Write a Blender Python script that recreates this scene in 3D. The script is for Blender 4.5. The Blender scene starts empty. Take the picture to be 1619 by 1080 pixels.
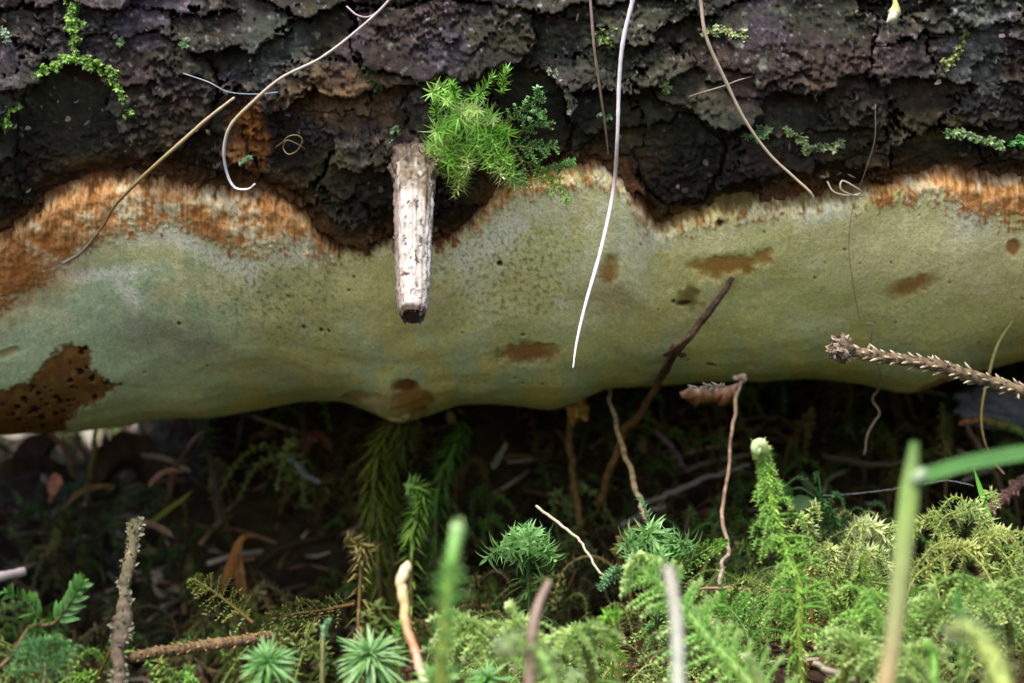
import bpy, math, random
import numpy as np

# ------------------------------------------------------------------ camera, sky, sun, exposure
rad = math.radians
SC = bpy.context.scene
COL = SC.collection
F = 1619 * 75 / 36.0            # focal length in photograph pixels
CZ = 0.065                      # camera height above the forest floor, metres
cam_d = bpy.data.cameras.new('camera')
cam_d.lens = 75; cam_d.sensor_width = 36; cam_d.sensor_fit = 'HORIZONTAL'
cam_d.clip_start = 0.01; cam_d.clip_end = 200
cam_d.dof.use_dof = True; cam_d.dof.focus_distance = 0.47; cam_d.dof.aperture_fstop = 18
cam = bpy.data.objects.new('camera', cam_d); COL.objects.link(cam)
cam.location = (0, 0, CZ); cam.rotation_euler = (rad(90), 0, 0)
SC.camera = cam

SUN_EL, SUN_AZ = 58.0, 205.0     # azimuth clockwise from +Y: behind the camera, a little to the left
wd = bpy.data.worlds.new('World'); SC.world = wd; wd.use_nodes = True
nt = wd.node_tree
sky = nt.nodes.new('ShaderNodeTexSky'); sky.sky_type = 'NISHITA'; sky.sun_disc = False
sky.sun_elevation = rad(SUN_EL); sky.sun_rotation = rad(SUN_AZ)
sky.air_density = 1.0; sky.dust_density = 2.5; sky.ozone_density = 1.0
bg = nt.nodes['Background']; bg.inputs['Strength'].default_value = 0.10
nt.links.new(sky.outputs['Color'], bg.inputs['Color'])
sun_d = bpy.data.lights.new('sun', 'SUN'); sun_d.energy = 2.0; sun_d.angle = rad(18); sun_d.color = (1, 0.96, 0.9)
sun = bpy.data.objects.new('sun', sun_d); COL.objects.link(sun)
sun.rotation_euler = (rad(90 - SUN_EL), 0, rad(180 - SUN_AZ))
SC.view_settings.view_transform = 'Standard'; SC.view_settings.look = 'None'
SC.view_settings.gamma = 1; SC.view_settings.use_curve_mapping = False
SC.view_settings.exposure = 1.6

# ------------------------------------------------------------------ helpers
rng = np.random.default_rng(11)
random.seed(5)
A = np.array

def W(u, v, D):                                   # a photograph pixel at a distance -> place in the world
    return A([(u - 809.5) / F * D, D, CZ + (540 - v) / F * D])

def WP(*pts):
    return A([W(*p) for p in pts])

def proj(P):
    return 809.5 + F * P[:, 0] / P[:, 1], 540 - F * (P[:, 2] - CZ) / P[:, 1]

def S(r, g, b, k=1.0):                            # sRGB 0..255 -> linear, times k
    c = A([r, g, b]) / 255.0
    return np.where(c <= 0.04045, c / 12.92, ((c + 0.055) / 1.055) ** 2.4) * k

def sst(a, b, x):
    t = np.clip((x - a) / (b - a), 0, 1)
    return t * t * (3 - 2 * t)

def _hash(ix, iy, seed):
    h = (ix.astype(np.uint32) * np.uint32(374761393) + iy.astype(np.uint32) * np.uint32(668265263)
         + np.uint32(seed * 974711 + 12345))
    h = (h ^ (h >> np.uint32(13))) * np.uint32(1274126177)
    h ^= h >> np.uint32(16)
    h = h * np.uint32(2246822519)
    return h ^ (h >> np.uint32(15))

def perlin(x, y, seed=0):
    x = np.asarray(x, float); y = np.asarray(y, float)
    x0 = np.floor(x); y0 = np.floor(y)
    fx = x - x0; fy = y - y0
    ix = x0.astype(np.int64); iy = y0.astype(np.int64)
    def g(dx, dy):
        a = _hash(ix + dx, iy + dy, seed).astype(float) * (2 * math.pi / 4294967296.0)
        return np.cos(a) * (fx - dx) + np.sin(a) * (fy - dy)
    w = lambda t: t * t * t * (t * (t * 6 - 15) + 10)
    u, v = w(fx), w(fy)
    a = g(0, 0) * (1 - u) + g(1, 0) * u
    b = g(0, 1) * (1 - u) + g(1, 1) * u
    return (a * (1 - v) + b * v) * 1.5

def fbm(x, y, o=4, seed=0, gain=0.5):
    r = 0; a = 1.0; f = 1.0
    for k in range(o):
        r = r + a * perlin(x * f, y * f, seed + 17 * k); a *= gain; f *= 2.03
    return r

def nrm(v):
    return v / np.maximum(np.linalg.norm(v, axis=-1, keepdims=True), 1e-12)

class MB:
    """collects vertices, triangles, quads and vertex colours of one mesh"""
    def __init__(s): s.V = []; s.T = []; s.Q = []; s.C = []; s.n = 0
    def add(s, V, C, T=None, Q=None):
        V = np.asarray(V, float).reshape(-1, 3); C = np.asarray(C, float)
        if C.ndim == 1: C = np.tile(C, (len(V), 1))
        if T is not None and len(T): s.T.append(np.asarray(T, int) + s.n)
        if Q is not None and len(Q): s.Q.append(np.asarray(Q, int) + s.n)
        s.V.append(V); s.C.append(C); s.n += len(V)
    def arrays(s):
        V = np.concatenate(s.V); C = np.concatenate(s.C)
        T = np.concatenate(s.T) if s.T else np.zeros((0, 3), int)
        Q = np.concatenate(s.Q) if s.Q else np.zeros((0, 4), int)
        return V, C, T, Q

def mesh_from(name, V, C, T, Q, mat, smooth=True):
    me = bpy.data.meshes.new(name)
    nl = T.size + Q.size; nf = len(T) + len(Q)
    me.vertices.add(len(V)); me.loops.add(nl); me.polygons.add(nf)
    me.vertices.foreach_set('co', np.ascontiguousarray(V, np.float32).ravel())
    me.loops.foreach_set('vertex_index', np.concatenate([T.ravel(), Q.ravel()]).astype(np.int32))
    st = np.concatenate([np.arange(len(T)) * 3, T.size + np.arange(len(Q)) * 4]).astype(np.int32)
    me.polygons.foreach_set('loop_start', st)
    me.polygons.foreach_set('use_smooth', np.full(nf, smooth, bool))
    at = me.color_attributes.new('Col', 'FLOAT_COLOR', 'POINT')
    at.data.foreach_set('color', np.concatenate([C[:, :3], np.ones((len(C), 1))], 1).astype(np.float32).ravel())
    me.materials.append(mat)
    me.update(calc_edges=True); me.validate()
    return me

def tag(o, label=None, cat=None, group=None, kind=None):
    if label: o['label'] = label
    if cat: o['category'] = cat
    if group: o['group'] = group
    if kind: o['kind'] = kind
    return o

def thing(name, base, label, cat, group=None):
    o = bpy.data.objects.new(name, None); o.empty_display_size = 0.005; COL.objects.link(o)
    o.location = base
    return tag(o, label, cat, group)

def build(name, mb, mat, parent=None, base=None, smooth=True):
    V, C, T, Q = mb.arrays()
    if parent is not None:
        b = np.zeros(3); q = parent
        while q is not None: b = b + A(q.location); q = q.parent
        me = mesh_from(name, V - b, C, T, Q, mat, smooth)
        o = bpy.data.objects.new(name, me); COL.objects.link(o); o.parent = parent
    else:
        b = V.mean(0) if base is None else A(base)
        me = mesh_from(name, V - b, C, T, Q, mat, smooth)
        o = bpy.data.objects.new(name, me); COL.objects.link(o); o.location = b
    return o

def resample(P, n):
    """smooth curve through control points (Catmull-Rom), n samples"""
    P = np.asarray(P, float)
    if len(P) == 2:
        t = np.linspace(0, 1, n)[:, None]; return P[0] * (1 - t) + P[1] * t
    E = np.concatenate([[2 * P[0] - P[1]], P, [2 * P[-1] - P[-2]]])
    t = np.linspace(0, len(P) - 1 - 1e-9, n); i = t.astype(int); f = (t - i)[:, None]
    p0, p1, p2, p3 = E[i], E[i + 1], E[i + 2], E[i + 3]
    return 0.5 * (2 * p1 + (p2 - p0) * f + (2 * p0 - 5 * p1 + 4 * p2 - p3) * f ** 2 + (3 * p1 - p0 - 3 * p2 + p3) * f ** 3)

def frames(P):
    T = nrm(np.gradient(P, axis=0))
    ref = A([0.0, 1.0, 0.0]) if abs(T[0][1]) < 0.9 else A([1.0, 0, 0])
    U = np.zeros_like(P); u = nrm(np.cross(T[0], ref))
    for i in range(len(P)):
        u = nrm(u - T[i] * np.dot(u, T[i])); U[i] = u
    return T, U, np.cross(T, U)

def tube(mb, P, r, c, sides=6, cap=True, rough=0.0, flat=1.0):
    P = np.asarray(P, float); n = len(P)
    r = np.full(n, r) if np.ndim(r) == 0 else np.interp(np.linspace(0, 1, n), np.linspace(0, 1, len(r)), r)
    T, U, Vv = frames(P)
    a = np.arange(sides) * 2 * math.pi / sides
    R = r[:, None] * (1 + (rough * rng.standard_normal((n, sides)) if rough else 0))
    ring = P[:, None, :] + R[..., None] * (np.cos(a)[None, :, None] * U[:, None, :] + flat * np.sin(a)[None, :, None] * Vv[:, None, :])
    V = ring.reshape(-1, 3)
    c = np.asarray(c, float)
    if c.ndim == 2 and len(c) != n: c = np.stack([np.interp(np.linspace(0, 1, n), np.linspace(0, 1, len(c)), c[:, q]) for q in range(3)], 1)
    C = np.tile(c, (n * sides, 1)) if c.ndim == 1 else np.repeat(c, sides, 0)
    i = np.arange(n - 1)[:, None] * sides; j = np.arange(sides)[None]
    k = (np.arange(sides)[None] + 1) % sides
    Q = np.stack([i + j, i + k, i + sides + k, i + sides + j], -1).reshape(-1, 4)
    Tt = []
    if cap:
        V = np.concatenate([V, P[:1], P[-1:]]); C = np.concatenate([C, C[:1], C[-1:]])
        b = n * sides
        for q in range(sides):
            Tt.append((b, (q + 1) % sides, q)); Tt.append((b + 1, (n - 1) * sides + q, (n - 1) * sides + (q + 1) % sides))
    mb.add(V, C, Tt, Q)

def leaves(mb, B, D, N, L, Wd, curl, c0, c1, nsec=1, fold=0.25):
    """many blade leaves at once: base B, direction D, upper normal N, length, width, curl towards N"""
    n = len(B); D = nrm(D); N = nrm(N - D * (N * D).sum(1, keepdims=True)); Sd = np.cross(D, N)
    L = np.broadcast_to(L, (n,))[:, None]; Wd = np.broadcast_to(Wd, (n,))[:, None]; curl = np.broadcast_to(curl, (n,))[:, None]
    c0 = np.broadcast_to(c0, (n, 3)); c1 = np.broadcast_to(c1, (n, 3))
    ts = {1: [0.38], 2: [0.3, 0.68], 3: [0.2, 0.5, 0.8]}[nsec]
    ws = {1: [1.0], 2: [1.0, 0.72], 3: [0.85, 1.0, 0.6]}[nsec]
    pos = lambda t: B + D * L * t * (1 - 0.25 * np.abs(curl) * t) + N * curl * L * t * t
    vs = [B]; cs = [c0]
    for t, w in zip(ts, ws):
        p = pos(t); h = N * Wd * fold * w
        vs += [p - Sd * Wd * 0.5 * w + h, p, p + Sd * Wd * 0.5 * w + h]
        cc = c0 * (1 - t) + c1 * t
        cs += [cc, cc * 0.92, cc]
    vs.append(pos(1.0)); cs.append(c1)
    k = len(vs); V = np.stack(vs, 1).reshape(-1, 3); C = np.stack(cs, 1).reshape(-1, 3)
    T = [(0, 2, 1), (0, 3, 2), (k - 4, k - 3, k - 1), (k - 3, k - 2, k - 1)]
    Q = []
    for s_ in range(nsec - 1):
        o = 1 + 3 * s_
        Q += [(o, o + 1, o + 4, o + 3), (o + 1, o + 2, o + 5, o + 4)]
    off = (np.arange(n) * k)[:, None, None]
    mb.add(V, C, (A(T)[None] + off).reshape(-1, 3), (A(Q)[None] + off).reshape(-1, 4) if Q else None)

def leafy(mb, P, n, L, Wd, ang, curl, c0, c1, t0=0.05, taper=0.6, nsec=1, jit=0.25, tipang=None, fold=0.25, flat=None):
    """leaves spiralling up the curve P; flat: a direction the leaves are pressed away from"""
    P = np.asarray(P, float)
    t = np.sort(np.linspace(t0, 1, n) + rng.uniform(-.5, .5, n) * 0.4 / n).clip(0, 1)
    x = t * (len(P) - 1); i = np.minimum(x.astype(int), len(P) - 2); f = (x - i)[:, None]
    T, U, Vv = frames(P)
    B = P[i] * (1 - f) + P[i + 1] * f; Tt = nrm(T[i] * (1 - f) + T[i + 1] * f)
    a = np.arange(n) * 2.39996 + rng.uniform(-.3, .3, n)
    R = np.cos(a)[:, None] * U[i] + np.sin(a)[:, None] * Vv[i]
    if flat is not None:
        R = nrm(R - 0.75 * (R @ flat)[:, None] * flat[None])
    an = np.full(n, ang) if tipang is None else ang * (1 - t ** 3) + tipang * t ** 3
    an = np.radians(an * (1 + jit * rng.uniform(-.6, .6, n)))[:, None]
    D = np.cos(an) * Tt + np.sin(an) * R
    N = np.sin(an) * Tt - np.cos(an) * R
    LL = L * (1 - (1 - taper) * t ** 2) * rng.uniform(1 - jit, 1 + jit, n)
    v = rng.uniform(0.72, 1.25, (n, 1))
    tt = t[:, None]
    ca = np.asarray(c0) * (1 - tt ** 2) + (np.asarray(c0) * 0.4 + np.asarray(c1) * 0.6) * tt ** 2
    k = v * A([1.08, 1.12, .90]); ce = ca * .35 + np.asarray(c1) * .65  # pale tips whitened further as painted highlights
    leaves(mb, B, D, N, LL, Wd * rng.uniform(0.8, 1.2, n), curl * rng.uniform(0.5, 1.4, n), (ca * k).clip(0, .8), (ce * k * 1.12).clip(0, .82), nsec, fold)

# ------------------------------------------------------------------ materials
def material(name, rough=0.6, spec=0.4, nscale=900, namt=0.25, bump=0.0, bscale=2500, trans=0.0, attr=True, color=(.5, .5, .5),
             voro=None, coat=0.0):
    m = bpy.data.materials.new(name); m.use_nodes = True
    t = m.node_tree; N = t.nodes; Lk = t.links
    b = N['Principled BSDF']; b.inputs['Roughness'].default_value = rough
    b.inputs['Specular IOR Level'].default_value = spec
    if coat: b.inputs['Coat Weight'].default_value = coat; b.inputs['Coat Roughness'].default_value = .25
    tc = N.new('ShaderNodeTexCoord')
    if attr:
        a = N.new('ShaderNodeVertexColor'); a.layer_name = 'Col'; col = a.outputs['Color']
    else:
        a = N.new('ShaderNodeRGB'); a.outputs[0].default_value = (*color, 1); col = a.outputs[0]
    if namt:
        nz = N.new('ShaderNodeTexNoise'); nz.inputs['Scale'].default_value = nscale; nz.inputs['Detail'].default_value = 5
        nz.inputs['Roughness'].default_value = 0.65
        Lk.new(tc.outputs['Object'], nz.inputs['Vector'])
        mr = N.new('ShaderNodeMapRange'); mr.inputs['From Min'].default_value = .25; mr.inputs['From Max'].default_value = .75
        mr.inputs['To Min'].default_value = 1 - namt; mr.inputs['To Max'].default_value = 1 + namt
        Lk.new(nz.outputs['Fac'], mr.inputs['Value'])
        mx = N.new('ShaderNodeMix'); mx.data_type = 'RGBA'; mx.blend_type = 'MULTIPLY'; mx.inputs['Factor'].default_value = 1
        Lk.new(col, mx.inputs['A']); Lk.new(mr.outputs['Result'], mx.inputs['B']); col = mx.outputs['Result']
    hsrc = None
    if voro:
        vo = N.new('ShaderNodeTexVoronoi'); vo.inputs['Scale'].default_value = voro[0]; vo.inputs['Randomness'].default_value = 0.9
        Lk.new(tc.outputs['Object'], vo.inputs['Vector'])
        m2 = N.new('ShaderNodeMapRange'); m2.inputs['From Min'].default_value = .05; m2.inputs['From Max'].default_value = .5
        m2.inputs['To Min'].default_value = 1 - voro[1]; m2.inputs['To Max'].default_value = 1 + .3 * voro[1]
        Lk.new(vo.outputs['Distance'], m2.inputs['Value'])
        mx = N.new('ShaderNodeMix'); mx.data_type = 'RGBA'; mx.blend_type = 'MULTIPLY'; mx.inputs['Factor'].default_value = 1
        Lk.new(col, mx.inputs['A']); Lk.new(m2.outputs['Result'], mx.inputs['B']); col = mx.outputs['Result']
        hsrc = vo.outputs['Distance']
    Lk.new(col, b.inputs['Base Color'])
    if bump:
        bn = N.new('ShaderNodeTexNoise'); bn.inputs['Scale'].default_value = bscale; bn.inputs['Detail'].default_value = 6
        bn.inputs['Roughness'].default_value = .7
        Lk.new(tc.outputs['Object'], bn.inputs['Vector'])
        h = bn.outputs['Fac']
        if hsrc is not None:
            ad = N.new('ShaderNodeMath'); ad.operation = 'ADD'; Lk.new(h, ad.inputs[0]); Lk.new(hsrc, ad.inputs[1]); h = ad.outputs[0]
        bp = N.new('ShaderNodeBump'); bp.inputs['Strength'].default_value = 1.0; bp.inputs['Distance'].default_value = bump
        Lk.new(h, bp.inputs['Height']); Lk.new(bp.outputs['Normal'], b.inputs['Normal'])
    if trans:
        tr = N.new('ShaderNodeBsdfTranslucent'); Lk.new(col, tr.inputs['Color'])
        ms = N.new('ShaderNodeMixShader'); ms.inputs[0].default_value = trans
        Lk.new(b.outputs[0], ms.inputs[1]); Lk.new(tr.outputs[0], ms.inputs[2])
        Lk.new(ms.outputs[0], N['Material Output'].inputs['Surface'])
    return m

M_BARK = material('flaky_bark', rough=0.5, spec=0.3, nscale=800, namt=0.6, bump=0.0005, bscale=2600)
M_WOOD = material('rotten_wood', rough=0.8, spec=0.2, nscale=300, namt=0.4, bump=0.0006, bscale=900)
M_FUNG = material('fungus_pores', rough=0.85, spec=0.15, nscale=420, namt=0.12, bump=0.00006, bscale=3000, voro=(1700, 0.3))
M_MOSS = material('moss_leaf', rough=0.45, spec=0.45, nscale=500, namt=0.2, trans=0.4)
M_STEM = material('plant_stem', rough=0.6, spec=0.35, nscale=700, namt=0.3, bump=0.0001, bscale=2500)
M_GRASS = material('grass_blade', rough=0.4, spec=0.4, nscale=300, namt=0.12, trans=0.35)
M_STRAW = material('dry_straw', rough=0.45, spec=0.5, nscale=600, namt=0.15, trans=0.1)
M_TWIG = material('twig_bark', rough=0.75, spec=0.3, nscale=900, namt=0.45, bump=0.0004, bscale=2000)
M_DEAD = material('dead_leaf', rough=0.6, spec=0.3, nscale=500, namt=0.4, bump=0.0002, bscale=1500, trans=0.15)
M_SOIL = material('forest_soil', rough=0.9, spec=0.15, nscale=220, namt=0.6, bump=0.0015, bscale=350)
M_SILVER = material('weathered_stub', rough=0.6, spec=0.35, nscale=700, namt=0.25, bump=0.0004, bscale=1500)

# ------------------------------------------------------------------ forest floor
def ground_z(x, y):
    x = np.asarray(x, float); y = np.asarray(y, float)
    r = x / np.maximum(y, 0.05)
    op = sst(-0.13, -0.185, r)                                     # the gap left of the bank
    z = 0.004 * fbm(x * 14, y * 14, 3, 3) + 0.0022 * fbm(x * 60, y * 60, 3, 9)
    bank = sst(0.60, 0.78, y + 0.02 * perlin(x * 20, y * 3, 4))
    front = -0.036 + 0.020 * sst(-0.075, -0.01, r) + 0.007 * sst(0.03, 0.10, r) + 0.006 * perlin(x * 22, y * 22, 6)
    front = front - 0.030 * sst(0.43, 0.33, y)
    z = z + front * (1 - sst(0.60, 0.72, y)) + bank * (0.125 * (1 - op) - 0.004 * op) + op * (0.022 + .006 * perlin(x * 40, y * 10, 8)) * sst(.68, .80, y) * sst(1.1, .86, y)
    z = z + sst(0.85, 1.6, y) * (0.10 * (1 - op)) * (1 - sst(3, 8, y))
    return z

def spaced(a, b, d, lo, hi, g=1.22):
    c = list(np.arange(a, b, d)); s = d; p = a; pre = []
    while p > lo: s *= g; p -= s; pre.append(p)
    s = d; p = c[-1]; post = []
    while p < hi: s *= g; p += s; post.append(p)
    return A(pre[::-1] + c + post)

gx = spaced(-0.3, 0.3, 0.003, -30, 30); gy = spaced(0.28, 1.0, 0.003, -20, 60)
GX, GY = np.meshgrid(gx, gy)
far = np.maximum(np.abs(GX) - 3, np.abs(GY) - 5).clip(0)
GZ = ground_z(GX, GY)
V = np.stack([GX, GY, GZ], -1).reshape(-1, 3)
ny, nx = GX.shape
i = (np.arange(ny - 1)[:, None] * nx + np.arange(nx - 1)[None]).ravel()
n1 = fbm(V[:, 0] * 60, V[:, 1] * 60, 4, 21)[:, None]; n2 = fbm(V[:, 0] * 25, V[:, 1] * 25, 3, 22)[:, None]
C = S(58, 44, 32) * (1 + .5 * n1) + np.clip(n2, 0, 1) * (S(66, 62, 30) - S(58, 44, 32))
mb = MB(); mb.add(V, C.clip(0.004, 1), None, np.stack([i, i + 1, i + nx + 1, i + nx], 1))
tag(build('forest_floor', mb, M_SOIL, base=(0, 0, 0)), kind='structure')

# ------------------------------------------------------------------ the log
YC, ZC, R = 0.60, 0.165, 0.12

def cyl(x, phi, off=0.0):
    r = R + off
    return np.stack([x, YC - r * np.cos(phi), ZC - r * np.sin(phi)], -1)

def on_log(u, v, off=0.0):
    """where the line of sight of a photograph pixel meets the log at bark height off"""
    dz = (540 - v) / F; dx = (u - 809.5) / F; r = R + off
    a = 1 + dz * dz; b = -2 * YC + 2 * dz * (CZ - ZC); c = YC ** 2 + (CZ - ZC) ** 2 - r * r
    y = (-b - math.sqrt(max(b * b - 4 * a * c, 0))) / (2 * a)
    return A([dx * y, y, CZ + dz * y])

def log_normal(p):
    return nrm(A([0, p[1] - YC, p[2] - ZC]))

TOP = A([(-80, 420), (0, 372), (40, 342), (90, 305), (150, 285), (220, 280), (300, 290), (380, 300), (440, 305), (480, 332), (520, 385),
         (550, 392), (600, 378), (650, 380), (690, 385), (740, 350), (790, 285), (840, 282), (900, 262), (950, 252), (990, 275), (1020, 325),
         (1040, 366), (1070, 345), (1130, 325), (1200, 316), (1290, 312), (1350, 304), (1400, 285), (1450, 275), (1500, 268), (1560, 278), (1700, 272)])
GRN = A([(-80, 520), (0, 490), (30, 470), (90, 430), (110, 408), (160, 378), (230, 365), (290, 360), (330, 385), (390, 405), (440, 398), (470, 380),
         (510, 412), (545, 408), (600, 380), (640, 400), (700, 395), (740, 370), (790, 330), (860, 300), (930, 285), (985, 298), (1010, 360), (1060, 368),
         (1150, 348), (1250, 328), (1340, 322), (1420, 318), (1480, 312), (1540, 345), (1700, 360)])
BOT = A([(-120, 694), (0, 692), (100, 688), (190, 680), (240, 664), (330, 662), (400, 650), (470, 638), (540, 635), (590, 647), (625, 668), (660, 655),
         (720, 640), (800, 645), (870, 650), (900, 643), (950, 615), (1020, 611), (1080, 607), (1180, 600), (1260, 593), (1330, 600), (1380, 615),
         (1420, 625), (1460, 615), (1500, 595), (1560, 580), (1619, 565), (1750, 545)])
UG = np.arange(-140, 1761, 2.0)
def smooth_table(tb, w):
    y = np.interp(UG, tb[:, 0], tb[:, 1]); k = np.exp(-0.5 * (np.arange(-40, 41) * 2.0 / w) ** 2); k /= k.sum()
    return np.convolve(np.pad(y, 40, mode='edge'), k, 'valid')
TOPs, GRNs, BOTs = smooth_table(TOP, 9), smooth_table(GRN, 7), smooth_table(BOT, 13)
topv = lambda u: np.interp(u, UG, TOPs)
grnv = lambda u: np.interp(u, UG, GRNs)
botv = lambda u: np.interp(u, UG, BOTs)

def ell(u, v, cx, cy, rx, ry, rot=0.0, soft=0.25, warp=None):
    a = rad(rot); du = u - cx; dv = v - cy
    p = (du * math.cos(a) + dv * math.sin(a)) / rx; q = (-du * math.sin(a) + dv * math.cos(a)) / ry
    d = np.sqrt(p * p + q * q)
    if warp is not None: d = d + warp
    return 1 - sst(1 - soft, 1 + soft, d)

def poly(u, v, pts, soft=4.0, warp=0.0):
    """soft mask of a polygon in photograph pixels"""
    P = A(pts, float); Qp = np.roll(P, -1, 0)
    ins = np.zeros(u.shape, bool); dist = np.full(u.shape, 1e9)
    for (x1, y1), (x2, y2) in zip(P, Qp):
        c = ((y1 > v) != (y2 > v)) & (u < (x2 - x1) * (v - y1) / (y2 - y1 + 1e-9) + x1)
        ins ^= c
        t = (((u - x1) * (x2 - x1) + (v - y1) * (y2 - y1)) / ((x2 - x1) ** 2 + (y2 - y1) ** 2)).clip(0, 1)
        dist = np.minimum(dist, np.hypot(u - x1 - t * (x2 - x1), v - y1 - t * (y2 - y1)))
    d = np.where(ins, dist, -dist) + warp
    return sst(-soft, soft, d)

log = thing('fallen_log', (0, YC, ZC), 'fallen conifer log with dark flaky bark, lying above the forest floor', 'log')
# core and inner bark
mb = MB()
xs = np.linspace(-0.9, 0.9, 121); ph = np.linspace(0, 2 * math.pi, 65)[:-1]
X, PH = np.meshgrid(xs, ph, indexing='ij')
rr = 0.083 + 0.003 * fbm(X * 12, PH * 3, 3, 41)
V = np.stack([X, YC + 0.005 - rr * np.cos(PH), ZC + 0.012 - rr * np.sin(PH)], -1).reshape(-1, 3)
i = np.arange(120)[:, None] * 64; j = np.arange(64)[None]; k = (j + 1) % 64
Q = np.stack([i + j, i + k, i + 64 + k, i + 64 + j], -1).reshape(-1, 4)
b = len(V); V = np.concatenate([V, [[-.9, YC, ZC]], [[.9, YC, ZC]]])
T = [(b, (q + 1) % 64, q) for q in range(64)] + [(b + 1, 120 * 64 + q, 120 * 64 + (q + 1) % 64) for q in range(64)]
mb.add(V, S(70, 52, 36), T, Q); build('core_wood', mb, M_WOOD, log)

def inner_sheet():
    mb = MB()
    xs = np.linspace(-0.9, 0.9, 420); ph = np.radians(np.linspace(-215, 56, 150))
    X, PH = np.meshgrid(xs, ph)
    h = -0.0035 + 0.0012 * fbm(X * 60, PH * R * 90, 4, 51)
    out = np.maximum(sst(-3, -9, np.degrees(PH)), sst(0.166, 0.18, np.abs(X)))      # bare of separate plates beyond the picture
    cells = np.abs(fbm(X * 45, PH * R * 90, 3, 52))
    h = h + out * (0.005 + 0.004 * sst(0.02, 0.25, cells))
    P = cyl(X, PH, 0); n = np.stack([0 * X, -np.cos(PH), -np.sin(PH)], -1)
    V = (P + n * h[..., None]).reshape(-1, 3)
    ny, nx = X.shape
    i = (np.arange(ny - 1)[:, None] * nx + np.arange(nx - 1)[None]).ravel()
    mb.add(V, S(50, 36, 27) * (1 + .4 * fbm(V[:, 0] * 90, V[:, 2] * 90, 3, 5)[:, None]).clip(.3, 2), None, np.stack([i, i + nx, i + nx + 1, i + 1], 1))
    build('inner_bark', mb, M_WOOD, log)
inner_sheet()

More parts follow.
